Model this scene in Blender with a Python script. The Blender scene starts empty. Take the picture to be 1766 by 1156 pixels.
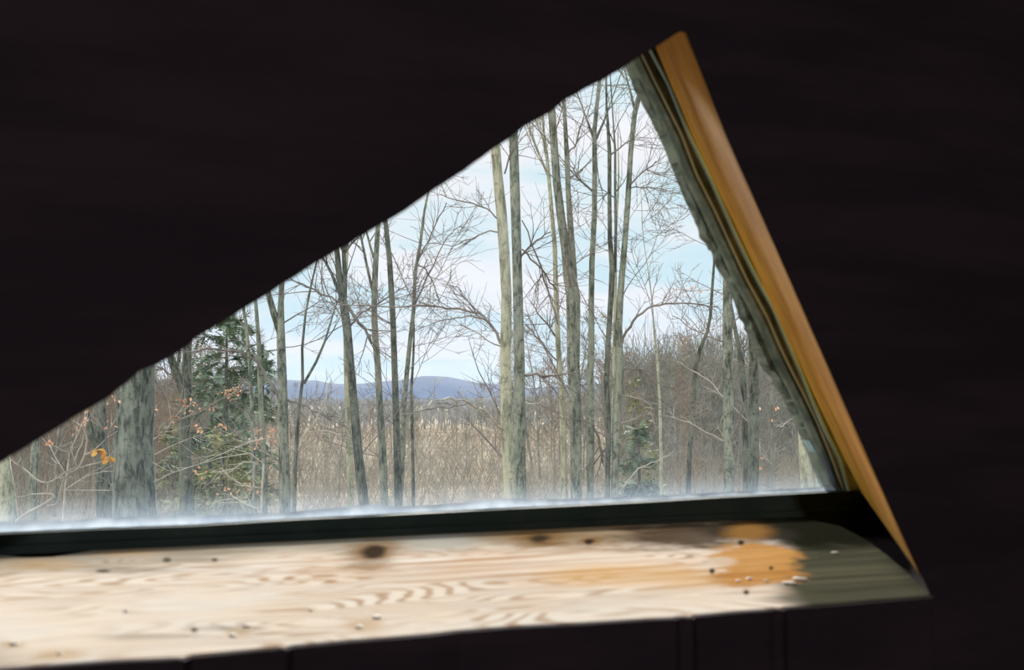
import bpy, math, random
from mathutils import Vector, Matrix, noise, geometry

SC = bpy.context.scene
COL = SC.collection
R = random.Random(11)

# ------------------------------------------------------------------ camera
F = 1900.0                       # focal length in pixels of the 1766 x 1156 frame
HORIZON = 690.0
CAM = Vector((0.0, 0.0, 1.5))
PITCH = math.atan((HORIZON - 578.0) / F)
cam_data = bpy.data.cameras.new('camera')
cam = bpy.data.objects.new('camera', cam_data)
COL.objects.link(cam)
cam.location = CAM
cam.rotation_euler = (math.pi / 2 + PITCH, 0, 0)
cam_data.sensor_fit = 'HORIZONTAL'
cam_data.sensor_width = 36.0
cam_data.lens = F / 1766.0 * 36.0
cam_data.clip_start = 0.02
cam_data.clip_end = 5000
cam_data.dof.use_dof = True
cam_data.dof.focus_distance = 14.0
cam_data.dof.aperture_fstop = (cam_data.lens / 1000.0) / 0.0026
SC.camera = cam

# ------------------------------------------------------------------ exposure
SC.view_settings.view_transform = 'Standard'
SC.view_settings.look = 'None'
SC.view_settings.gamma = 1.0
SC.view_settings.use_curve_mapping = False
SC.view_settings.exposure = 0.0
SC.cycles.max_bounces = 8
SC.cycles.transparent_max_bounces = 16
SC.cycles.volume_bounces = 1


class G:
    """small helper that writes node graphs as expressions"""
    def __init__(s, nt):
        s.nt = nt

    def n(s, t, **kw):
        nd = s.nt.nodes.new(t)
        for k, v in kw.items():
            setattr(nd, k, v)
        return nd

    def put(s, sock, v):
        if hasattr(v, 'is_output'):
            s.nt.links.new(v, sock)
        else:
            if isinstance(v, (tuple, list)) and len(v) == 3 and sock.type == 'RGBA':
                v = (*v, 1)
            sock.default_value = v

    def m(s, op, a, b=0.0, c=0.0, clamp=False):
        nd = s.n('ShaderNodeMath', operation=op, use_clamp=clamp)
        s.put(nd.inputs[0], a); s.put(nd.inputs[1], b); s.put(nd.inputs[2], c)
        return nd.outputs[0]

    def add(s, a, b): return s.m('ADD', a, b)
    def sub(s, a, b): return s.m('SUBTRACT', a, b)
    def mul(s, a, b): return s.m('MULTIPLY', a, b)

    def ramp(s, v, lo, hi):
        nd = s.n('ShaderNodeMapRange', clamp=True, interpolation_type='SMOOTHSTEP')
        s.put(nd.inputs[0], v); s.put(nd.inputs[1], lo); s.put(nd.inputs[2], hi)
        return nd.outputs[0]

    def mix(s, f, a, b):
        nd = s.n('ShaderNodeMix', data_type='RGBA')
        s.put(nd.inputs[0], f); s.put(nd.inputs[6], a); s.put(nd.inputs[7], b)
        return nd.outputs[2]

    def noise(s, vec, scale, detail=3.0, rough=0.5, dist=0.0):
        nd = s.n('ShaderNodeTexNoise')
        s.put(nd.inputs['Vector'], vec)
        nd.inputs['Scale'].default_value = scale
        nd.inputs['Detail'].default_value = detail
        nd.inputs['Roughness'].default_value = rough
        nd.inputs['Distortion'].default_value = dist
        return nd.outputs[0]

    def scale(s, vec, sc, loc=(0, 0, 0)):
        nd = s.n('ShaderNodeMapping')
        s.put(nd.inputs[0], vec)
        nd.inputs['Scale'].default_value = sc
        nd.inputs['Location'].default_value = loc
        return nd.outputs[0]

    def vec(s, x, y, z=0.0):
        nd = s.n('ShaderNodeCombineXYZ')
        s.put(nd.inputs[0], x); s.put(nd.inputs[1], y); s.put(nd.inputs[2], z)
        return nd.outputs[0]

    def xyz(s, v):
        nd = s.n('ShaderNodeSeparateXYZ')
        s.put(nd.inputs[0], v)
        return nd.outputs


# ------------------------------------------------------------------ sky
world = bpy.data.worlds.new('world')
SC.world = world
world.use_nodes = True
world.node_tree.nodes.clear()
g = G(world.node_tree)
tc = g.n('ShaderNodeTexCoord').outputs['Generated']
wx, wy, wz = g.xyz(tc)
den = g.m('MAXIMUM', g.add(wz, 0.25), 0.05)
cl = g.vec(g.m('DIVIDE', wx, den), g.m('DIVIDE', wy, den), 0.0)
n1 = g.noise(g.scale(cl, (1, 1.6, 1), (0.3, 0.2, 0)), 1.7, 6.0, 0.55, 0.3)
n2 = g.noise(g.scale(cl, (1, 1, 1), (5.3, 1.2, 0)), 4.5, 5.0, 0.5)
cmask = g.ramp(g.add(g.mul(n1, 0.75), g.mul(n2, 0.25)), 0.42, 0.60)
sky = g.mix(cmask, (0.66, 0.86, 0.95), (0.95, 0.95, 1.0))
low = g.ramp(wz, 0.16, 0.0)
sky = g.mix(g.mul(low, 0.45), sky, (0.78, 0.86, 1.0))
glow = g.ramp(g.add(g.add(g.mul(wx, -0.75), g.mul(wy, -0.55)), g.mul(wz, 0.35)), 0.15, 0.95)
sky = g.mix(glow, sky, (1.85, 1.8, 1.7))
bg = g.n('ShaderNodeBackground')
g.put(bg.inputs[0], sky)
bg.inputs[1].default_value = 1.0
g.nt.links.new(bg.outputs[0], g.n('ShaderNodeOutputWorld').inputs[0])

# ------------------------------------------------------------------ sun
WALL_ANG = math.atan(F / ((5650 - 883)))     # how far the window wall turns away
SUN_AZ = math.radians(-3.0)                   # to the right of the view direction
SUN_EL = math.radians(23.5)
sd = bpy.data.lights.new('sun', 'SUN')
sd.energy = 9.0
sd.angle = math.radians(5.0)
sd.color = (1.0, 0.93, 0.84)
sun = bpy.data.objects.new('sun', sd)
COL.objects.link(sun)
sun.location = (10, 60, 40)
sdir = Vector((math.sin(SUN_AZ) * math.cos(SUN_EL), math.cos(SUN_AZ) * math.cos(SUN_EL), math.sin(SUN_EL)))
sun.rotation_euler = sdir.to_track_quat('Z', 'Y').to_euler()

# ------------------------------------------------------------------ geometry helpers
FW = Vector((0, math.cos(PITCH), math.sin(PITCH)))
UP = Vector((0, -math.sin(PITCH), math.cos(PITCH)))


def ray(px, py):
    return Vector((1, 0, 0)) * (px - 883.0) - UP * (py - 578.0) + FW * F


def at(px, py, dist):
    """point seen at pixel (px,py), dist metres straight ahead (world Y)"""
    r = ray(px, py)
    return CAM + r * (dist / r.y)


def on_z(px, py, z):
    r = ray(px, py)
    return CAM + r * ((z - CAM.z) / r.z)


D = Vector((math.cos(WALL_ANG), math.sin(WALL_ANG), 0))      # along the wall, to the right
NV = Vector((-math.sin(WALL_ANG), math.cos(WALL_ANG), 0))    # out through the window
SILL_Z = CAM.z - 0.115
GROUND = CAM.z - 3.1
N_BACK = on_z(0, 955, SILL_Z).dot(NV)
N_FRONT = on_z(0, 1147, SILL_Z).dot(NV)


def on_plane(px, py, n):
    r = ray(px, py)
    o = CAM.dot(NV)
    return CAM + r * ((n - o) / r.dot(NV))


def un(u, n, z):
    return D * u + NV * n + Vector((0, 0, z))


class MB:
    def __init__(s):
        s.v = []; s.f = []; s.mi = []; s.cur = 0

    def face(s, pts):
        b = len(s.v); s.v += [Vector(p) for p in pts]
        s.f.append(tuple(range(b, b + len(pts)))); s.mi.append(s.cur)

    def tube(s, pts, rad, sides=5, cap=True, jit=0.0):
        pts = [Vector(p) for p in pts]
        n = len(pts)
        b = len(s.v)
        ref = Vector((1, 0, 0))
        for i, p in enumerate(pts):
            t = (pts[min(i + 1, n - 1)] - pts[max(i - 1, 0)])
            if t.length < 1e-9: t = Vector((0, 0, 1))
            t.normalize()
            a = ref - t * ref.dot(t)
            if a.length < 0.2:
                ref = Vector((0, 1, 0)) if abs(t.y) < 0.8 else Vector((0, 0, 1))
                a = ref - t * ref.dot(t)
            a.normalize(); ref = a
            c = t.cross(a)
            for k in range(sides):
                th = 2 * math.pi * k / sides
                r = rad[i]
                if jit: r *= 1 + jit * noise.noise(Vector((math.cos(th) * 1.3, math.sin(th) * 1.3, i * .37 + p.x)))
                s.v.append(p + (a * math.cos(th) + c * math.sin(th)) * r)
        for i in range(n - 1):
            for k in range(sides):
                k2 = (k + 1) % sides
                s.f.append((b + i * sides + k, b + i * sides + k2, b + (i + 1) * sides + k2, b + (i + 1) * sides + k))
                s.mi.append(s.cur)
        if cap:
            s.f.append(tuple(b + k for k in range(sides))[::-1]); s.mi.append(s.cur)
            s.f.append(tuple(b + (n - 1) * sides + k for k in range(sides))); s.mi.append(s.cur)

    def prism(s, pts, off):
        """closed polygon pts extruded by the vector off"""
        pts = [Vector(p) for p in pts]
        tris = geometry.tessellate_polygon([pts])
        b = len(s.v); n = len(pts)
        s.v += pts + [p + off for p in pts]
        for t in tris:
            s.f.append((b + t[0], b + t[1], b + t[2])); s.mi.append(s.cur)
            s.f.append((b + n + t[2], b + n + t[1], b + n + t[0])); s.mi.append(s.cur)
        for i in range(n):
            j = (i + 1) % n
            s.f.append((b + i, b + j, b + n + j, b + n + i)); s.mi.append(s.cur)

    def box(s, u0, u1, n0, n1, z0, z1):
        s.prism([un(u0, n0, z0), un(u1, n0, z0), un(u1, n1, z0), un(u0, n1, z0)], Vector((0, 0, z1 - z0)))

    def build(s, name, mats, parent=None, origin=None, smooth=False, mtx=None, link=True):
        me = bpy.data.meshes.new(name)
        o0 = Vector(origin) if origin is not None else Vector((0, 0, 0))
        if mtx is not None:
            inv = mtx.inverted(); vs = [inv @ v for v in s.v]
        else:
            vs = [v - o0 for v in s.v]
        me.from_pydata(vs, [], s.f)
        if not isinstance(mats, (list, tuple)): mats = [mats]
        for mm in mats: me.materials.append(mm)
        if len(mats) > 1: me.polygons.foreach_set('material_index', s.mi)
        if smooth: me.polygons.foreach_set('use_smooth', [True] * len(me.polygons))
        me.update()
        ob = bpy.data.objects.new(name, me)
        COL.objects.link(ob)
        if mtx is not None: ob.matrix_world = mtx
        elif parent is None: ob.location = o0
        if parent is not None: ob.parent = parent
        return ob


def fix(ob):
    import bmesh
    bm = bmesh.new(); bm.from_mesh(ob.data)
    bmesh.ops.recalc_face_normals(bm, faces=bm.faces)
    bm.to_mesh(ob.data); bm.free()
    return ob


def tag(o, label=None, cat=None, group=None, kind=None):
    if label: o['label'] = label
    if cat: o['category'] = cat
    if group: o['group'] = group
    if kind: o['kind'] = kind
    return o


def empty(name, loc=(0, 0, 0)):
    o = bpy.data.objects.new(name, None)
    o.empty_display_size = 0.1
    o.location = loc
    COL.objects.link(o)
    return o


# ------------------------------------------------------------------ materials
def new_mat(name):
    m = bpy.data.materials.new(name); m.use_nodes = True
    m.node_tree.nodes.clear()
    return m, G(m.node_tree)


def finish(g, col, rough=0.8, bump=None, bstr=0.3, bdist=0.01, spec=0.3):
    p = g.n('ShaderNodeBsdfPrincipled')
    g.put(p.inputs['Base Color'], col)
    g.put(p.inputs['Roughness'], rough)
    p.inputs['Specular IOR Level'].default_value = spec
    if bump is not None:
        b = g.n('ShaderNodeBump'); b.inputs['Strength'].default_value = bstr
        b.inputs['Distance'].default_value = bdist
        g.put(b.inputs['Height'], bump); g.put(p.inputs['Normal'], b.outputs[0])
    g.nt.links.new(p.outputs[0], g.n('ShaderNodeOutputMaterial').inputs[0])
    return p


def simple(name, c1, c2, scale=8.0, rough=0.8, stretch=(1, 1, 1), bump=0.2, spec=0.04, lo=0.35, hi=0.65, bdist=0.005):
    m, g = new_mat(name)
    co = g.scale(g.n('ShaderNodeTexCoord').outputs['Object'], stretch)
    n = g.noise(co, scale, 5.0, 0.6)
    finish(g, g.mix(g.ramp(n, lo, hi), c1, c2), rough, n, bump, bdist, spec)
    return m


def bark(name, dark, light, lichen, sc=1.0, lmix=0.6):
    m, g = new_mat(name)
    tc = g.n('ShaderNodeTexCoord').outputs['Object']
    info = g.n('ShaderNodeObjectInfo')
    off = g.mul(info.outputs['Random'], 37.0)
    x, y, z = g.xyz(tc)
    co = g.vec(g.add(x, off), y, z)
    fur = g.noise(g.scale(co, (1, 1, 0.22)), 26.0 * sc, 4.0, 0.65, 0.4)
    blot = g.noise(g.scale(co, (1, 1, 0.5)), 5.0 * sc, 4.0, 0.6)
    spot = g.noise(g.scale(co, (1, 1, 1.3)), 11.0 * sc, 5.0, 0.75)
    c = g.mix(g.ramp(fur, 0.36, 0.62), dark, light)
    c = g.mix(g.mul(g.ramp(blot, 0.42, 0.62), lmix), c, lichen)
    c = g.mix(g.mul(g.ramp(spot, 0.53, 0.66), 0.65), c, tuple(0.5 * v for v in dark))
    finish(g, c, 0.9, fur, 0.6, 0.012, 0.15)
    return m


M = {}
M['black_wood'] = simple('dark_stained_boards', (0.026, 0.019, 0.022), (0.040, 0.028, 0.032), 5, 0.85, (1, 1, 6), 0.2, 0.08)
M['rail'] = simple('dark_green_paint', (0.018, 0.036, 0.032), (0.032, 0.052, 0.046), 12, 0.7, (1, 1, 1), 0.2, 0.15)
M['stile'] = simple('mossy_grey_wood', (0.10, 0.135, 0.115), (0.20, 0.24, 0.195), 60, 0.85, (1, 1, 1), 0.5, 0.15)
M['foam'] = simple('weathered_seal', (0.06, 0.08, 0.068), (0.18, 0.21, 0.18), 70, 0.95, (1, 1, 1), 0.9, 0.1)
M['tan'] = simple('olive_bead', (0.40, 0.46, 0.34), (0.50, 0.54, 0.40), 30, 0.8)
M['blue'] = simple('blue_vinyl', (0.45, 0.80, 0.95), (0.55, 0.85, 0.97), 20, 0.45, (1, 1, 1), 0.05, 0.4)
M['jamb'] = simple('amber_board', (0.42, 0.19, 0.02), (0.66, 0.34, 0.045), 22, 0.8, (1, 1, 0.7), 0.2, 0.05, 0.3, 0.72)

# caulk: bumpy bluish white bead that lets some daylight through
m, g = new_mat('white_caulk')
n = g.noise(g.n('ShaderNodeTexCoord').outputs['Object'], 60, 4)
n_big = g.noise(g.n('ShaderNodeTexCoord').outputs['Object'], 9, 3)
colr = g.mix(g.ramp(n, 0.3, 0.7), (0.40, 0.48, 0.58), (0.60, 0.68, 0.77))
dif = g.n('ShaderNodeBsdfDiffuse'); g.put(dif.inputs[0], colr)
trl = g.n('ShaderNodeBsdfTranslucent'); g.put(trl.inputs[0], colr)
mx = g.n('ShaderNodeMixShader'); mx.inputs[0].default_value = 0.7
g.nt.links.new(dif.outputs[0], mx.inputs[1]); g.nt.links.new(trl.outputs[0], mx.inputs[2])
g.nt.links.new(mx.outputs[0], g.n('ShaderNodeOutputMaterial').inputs[0])
M['caulk'] = m
M['pellet'] = simple('chalk_white', (0.88, 0.86, 0.80), (0.95, 0.94, 0.91), 200, 0.6, bump=0.0)

# glass with dust that gathers along its lower edge
m, g = new_mat('dusty_glass')
oc = g.n('ShaderNodeTexCoord').outputs['Object']     # z = 0 at the lower edge of the pane
gx, gy, gz = g.xyz(oc)
fade = g.ramp(gz, 0.040, 0.0)
st = g.noise(g.scale(oc, (1, 1, 0.25)), 24, 4, 0.6)
film = g.noise(oc, 5.0, 4, 0.6)
dust = g.mul(g.mul(fade, fade), g.add(0.08, g.mul(st, 0.28)))
dust = g.add(dust, g.mul(g.ramp(gz, 0.16, 0.0), g.mul(film, 0.05)))
dust = g.m('ADD', dust, g.mul(g.ramp(film, 0.45, 0.7), 0.035), clamp=True)
tr = g.n('ShaderNodeBsdfTransparent'); tr.inputs[0].default_value = (0.97, 0.985, 0.985, 1)
gl = g.n('ShaderNodeBsdfGlossy'); gl.inputs['Roughness'].default_value = 0.03
fr = g.n('ShaderNodeFresnel'); fr.inputs[0].default_value = 1.3
m1 = g.n('ShaderNodeMixShader'); g.put(m1.inputs[0], fr.outputs[0])
g.nt.links.new(tr.outputs[0], m1.inputs[1]); g.nt.links.new(gl.outputs[0], m1.inputs[2])
d1 = g.n('ShaderNodeBsdfTranslucent'); d1.inputs[0].default_value = (0.48, 0.62, 0.80, 1)
m2 = g.n('ShaderNodeMixShader'); g.put(m2.inputs[0], dust)
g.nt.links.new(m1.outputs[0], m2.inputs[1]); g.nt.links.new(d1.outputs[0], m2.inputs[2])
g.nt.links.new(m2.outputs[0], g.n('ShaderNodeOutputMaterial').inputs[0])
M['glass'] = m

M['bark_oak'] = bark('furrowed_oak_bark', (0.045, 0.056, 0.048), (0.20, 0.23, 0.20), (0.36, 0.41, 0.36), 0.8, 0.4)
M['bark_pale'] = bark('pale_green_bark', (0.20, 0.22, 0.16), (0.48, 0.49, 0.38), (0.62, 0.63, 0.49), 1.0, 0.55)
M['bark_grey'] = bark('grey_bark', (0.07, 0.085, 0.072), (0.26, 0.29, 0.245), (0.42, 0.46, 0.385), 1.2, 0.55)
M['bark_dark'] = bark('dark_bark', (0.045, 0.053, 0.045), (0.16, 0.18, 0.155), (0.30, 0.33, 0.28), 1.2, 0.45)
M['twig'] = simple('twig_bark', (0.16, 0.14, 0.135), (0.33, 0.30, 0.285), 3, 0.9)
M['twig_pale'] = simple('bleached_twig', (0.36, 0.35, 0.31), (0.58, 0.56, 0.50), 8, 0.8)
M['far_bark'] = simple('far_grey_bark', (0.18, 0.19, 0.17), (0.34, 0.34, 0.31), 1.5, 0.9)
M['far_brown'] = simple('far_brown_bark', (0.21, 0.175, 0.14), (0.37, 0.31, 0.25), 1.5, 0.9)
M['brush_tan'] = simple('tan_stems', (0.25, 0.205, 0.16), (0.44, 0.375, 0.30), 0.6, 0.9)
M['brush_grey'] = simple('grey_stems', (0.26, 0.25, 0.215), (0.46, 0.44, 0.385), 0.6, 0.9)
M['tree_line_bark'] = simple('hazed_far_bark', (0.30, 0.31, 0.31), (0.48, 0.48, 0.47), 1.5, 0.9)  # bark made paler, distance haze put into the colour
M['needles'] = simple('dark_needles', (0.10, 0.155, 0.11), (0.24, 0.32, 0.22), 2.0, 0.8)
M['needles_olive'] = simple('olive_needles', (0.24, 0.27, 0.13), (0.46, 0.47, 0.26), 2.0, 0.8)
M['ground'] = simple('leaf_litter', (0.20, 0.155, 0.11), (0.36, 0.295, 0.215), 0.35, 0.95)
M['hill'] = simple('wooded_hill', (0.035, 0.042, 0.045), (0.075, 0.08, 0.075), 0.02, 1.0, lo=0.3, hi=0.7)

m, g = new_mat('dry_leaf')
n = g.noise(g.n('ShaderNodeTexCoord').outputs['Object'], 6, 3)
cc = g.mix(g.ramp(n, 0.3, 0.7), (0.42, 0.23, 0.15), (0.66, 0.44, 0.31))
dif = g.n('ShaderNodeBsdfDiffuse'); g.put(dif.inputs[0], cc)
trl = g.n('ShaderNodeBsdfTranslucent'); g.put(trl.inputs[0], cc)
mx = g.n('ShaderNodeMixShader'); mx.inputs[0].default_value = 0.45
g.nt.links.new(dif.outputs[0], mx.inputs[1]); g.nt.links.new(trl.outputs[0], mx.inputs[2])
g.nt.links.new(mx.outputs[0], g.n('ShaderNodeOutputMaterial').inputs[0])
M['leaf'] = m


# ------------------------------------------------------------------ the room around the window
def lerp_poly(pts, y):
    for (x0, y0), (x1, y1) in zip(pts, pts[1:]):
        if y0 <= y <= y1: return x0 + (x1 - x0) * (y - y0) / (y1 - y0)
    return pts[0][0] if y < pts[0][1] else pts[-1][0]


# slanted lower edge of the dark roof panel (left to right)
SLANT = [(-640, 1196), (-560, 1150), (-300, 990), (-120, 877), (0, 799), (60, 763), (125, 722), (190, 684), (240, 643),
         (290, 619), (325, 597), (335, 585), (400, 546), (430, 528), (490, 489), (540, 458), (560, 446), (620, 410),
         (655, 388), (700, 362), (752, 325), (800, 294), (850, 258), (880, 238), (905, 218), (950, 194),
         (975, 173), (1040, 137), (1088, 108), (1105, 95), (1130, 82), (1155, 66), (1176, 52)]
RIGHT_F = [(1181, 56), (1253, 240), (1333, 420), (1412, 600), (1482, 760), (1522, 850), (1566, 950), (1585, 990), (1604, 1026)]


def wob(p, i):
    return (p[0], p[1] + 1.5 * noise.noise(Vector((p[0] * .05, i, 3))))


sl_dense = []
for a, b in zip(SLANT, SLANT[1:]):
    k = max(1, int((b[0] - a[0]) / 16))
    for j in range(k):
        t = j / k
        sl_dense.append((a[0] + (b[0] - a[0]) * t, a[1] + (b[1] - a[1]) * t + 2.2 * noise.noise(Vector(((a[0] + (b[0] - a[0]) * t) * .06, 1.7, 3)))))
sl_dense.append(SLANT[-1])

front_hole = [on_plane(x, y, N_FRONT) for x, y in sl_dense]
n_sl = len(front_hole)
for t in range(11):
    yy = 56.4 + t * 93.4
    front_hole.append(on_plane(lerp_poly(RIGHT_F, yy) + 2.5, yy, N_FRONT))
front_hole.append(on_plane(1604, 1026, N_FRONT))
zb = SILL_Z - 0.022
p = front_hole[-1].copy(); front_hole.append(Vector((p.x, p.y, zb)))
p = front_hole[0].copy(); front_hole.append(Vector((p.x, p.y, zb)))
N_OUT = N_BACK + 0.045
# the same opening at the outside: a little wider along the slant so that its reveal stays out of sight
back_hole = []
for x, y in sl_dense: back_hole.append(on_plane(x - 22, y - 44, N_OUT))
RIGHT_B = [(1095, -6), (1119, 52), (1127, 75), (1197, 240), (1282, 420), (1366, 600), (1441, 760), (1486, 850), (1512, 890), (1530, 915)]
for t in range(11):
    back_hole.append(on_plane(lerp_poly(RIGHT_B, 50 + t * 80) + 16, 50 + t * 80, N_OUT))
back_hole.append(on_plane(1540, 905, N_OUT))
p = back_hole[-1].copy(); back_hole.append(Vector((p.x, p.y, zb)))
p = back_hole[0].copy(); back_hole.append(Vector((p.x, p.y, zb)))
assert len(front_hole) == len(back_hole)

U0, U1 = -2.2, 2.4
ZF, ZC = 0.0, 2.75
wb = MB()
for hole, n in ((front_hole, N_FRONT), (back_hole, N_OUT)):
    outer = [un(U0, n, ZF), un(U1, n, ZF), un(U1, n, ZC), un(U0, n, ZC)]
    allp = outer + hole
    b = len(wb.v); wb.v += allp
    for t in geometry.tessellate_polygon([outer, hole]):
        wb.f.append((b + t[0], b + t[1], b + t[2])); wb.mi.append(0)
k = len(front_hole)
for i in range(k):
    j = (i + 1) % k
    wb.face([front_hole[i], front_hole[j], back_hole[j], back_hole[i]])
for (a, c) in (((U0, ZF), (U1, ZF)), ((U1, ZF), (U1, ZC)), ((U1, ZC), (U0, ZC)), ((U0, ZC), (U0, ZF))):
    wb.face([un(a[0], N_FRONT, a[1]), un(c[0], N_FRONT, c[1]), un(c[0], N_OUT, c[1]), un(a[0], N_OUT, a[1])])
tag(wb.build('wall_front', M['black_wood']), 'nearly black wall around the triangular window', kind='structure')

NB = N_FRONT - 3.6
for name, args in (('wall_left', (U0 - .1, U0, NB - .1, N_OUT, ZF, ZC)), ('wall_right', (U1, U1 + .1, NB - .1, N_OUT, ZF, ZC)),
                   ('wall_back', (U0, U1, NB - .1, NB, ZF, ZC)), ('floor', (U0 - .1, U1 + .1, NB - .1, N_OUT, ZF - .1, ZF)),
                   ('ceiling', (U0 - .1, U1 + .1, NB - .1, N_OUT, ZC, ZC + .1))):
    mb = MB(); mb.box(*args)
    tag(mb.build(name, M['black_wood']), kind='structure')
# unseen fill lamp added far behind the camera to brighten the dark walls
lp = un(-0.75, N_FRONT - 2.4, ZF)
lamp = empty('fill_lamp', lp)
tag(lamp, 'added unseen fill lamp in the room behind the camera', 'lamp')
mb = MB(); mb.tube([lp, lp + Vector((0, 0, .015)), lp + Vector((0, 0, .03))], [.13, .13, .05], 24); mb.build('base', M['black_wood'], lamp, lp)
mb = MB(); mb.tube([lp + Vector((0, 0, .02)), lp + Vector((0, 0, 1.36))], [.011, .011], 10); mb.build('pole', M['black_wood'], lamp, lp)
mb = MB(); mb.tube([lp + Vector((0, 0, 1.35)), lp + Vector((0, 0, 1.40))], [.02, .024], 14); mb.build('socket', M['black_wood'], lamp, lp)
ld = bpy.data.lights.new('fill_bulb', 'POINT'); ld.energy = 64.0; ld.shadow_soft_size = 0.035; ld.color = (1.0, 0.92, 0.98)
lo_ = bpy.data.objects.new('fill_bulb', ld); COL.objects.link(lo_); lo_.parent = lamp; lo_.location = (0, 0, 1.45)

# cabin body below the floor so the room stands on the ground
mb = MB(); mb.box(U0 - .1, U1 + .1, NB - .1, N_OUT, GROUND - .2, ZF - .1)
tag(mb.build('wall_foundation', M['black_wood']), kind='structure')

# ------------------------------------------------------------------ window
win = empty('window_1', on_plane(700, 920, N_BACK))
tag(win, 'triangular window in the dark wall looking out on bare woods', kind='structure')
WO = win.location.copy()

# sill: weathered plank with a waney rear edge and a rounded right end
S_REAR = [(-560, 995), (-300, 975), (-120, 965), (0, 957), (45, 962), (90, 961), (140, 953), (190, 943), (240, 939), (285, 939), (330, 933), (410, 930),
          (480, 927), (560, 925), (640, 921), (700, 918), (800, 913), (900, 908), (1000, 905), (1130, 900), (1230, 897), (1330, 894), (1400, 897),
          (1450, 908), (1495, 932), (1535, 962), (1570, 994), (1592, 1013)]
S_FRONT = [(1604, 1026), (1596, 1027), (1520, 1033), (1430, 1041), (1352, 1046), (1344, 1049), (1330, 1048), (1318, 1050), (1260, 1054), (1196, 1060), (1190, 1063),
           (1168, 1062), (1160, 1064), (1110, 1066), (1000, 1073), (880, 1079), (790, 1086), (742, 1092), (690, 1096), (600, 1103), (505, 1112), (492, 1116),
           (478, 1115), (400, 1122), (330, 1129), (316, 1134), (302, 1133), (200, 1137), (100, 1144), (0, 1151), (-120, 1160), (-300, 1174), (-600, 1197)]
outline = [on_z(x, y, SILL_Z) for x, y in S_REAR + S_FRONT]
sill_mtx = Matrix.Translation(on_z(700, 1000, SILL_Z)) @ Matrix.Rotation(WALL_ANG, 4, 'Z')
sill_inv = sill_mtx.inverted()
mb = MB(); mb.prism(outline, Vector((0, 0, -0.034)))


def suv(px, py):
    q = sill_inv @ on_z(px, py, SILL_Z)
    return q.x, q.y


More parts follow.
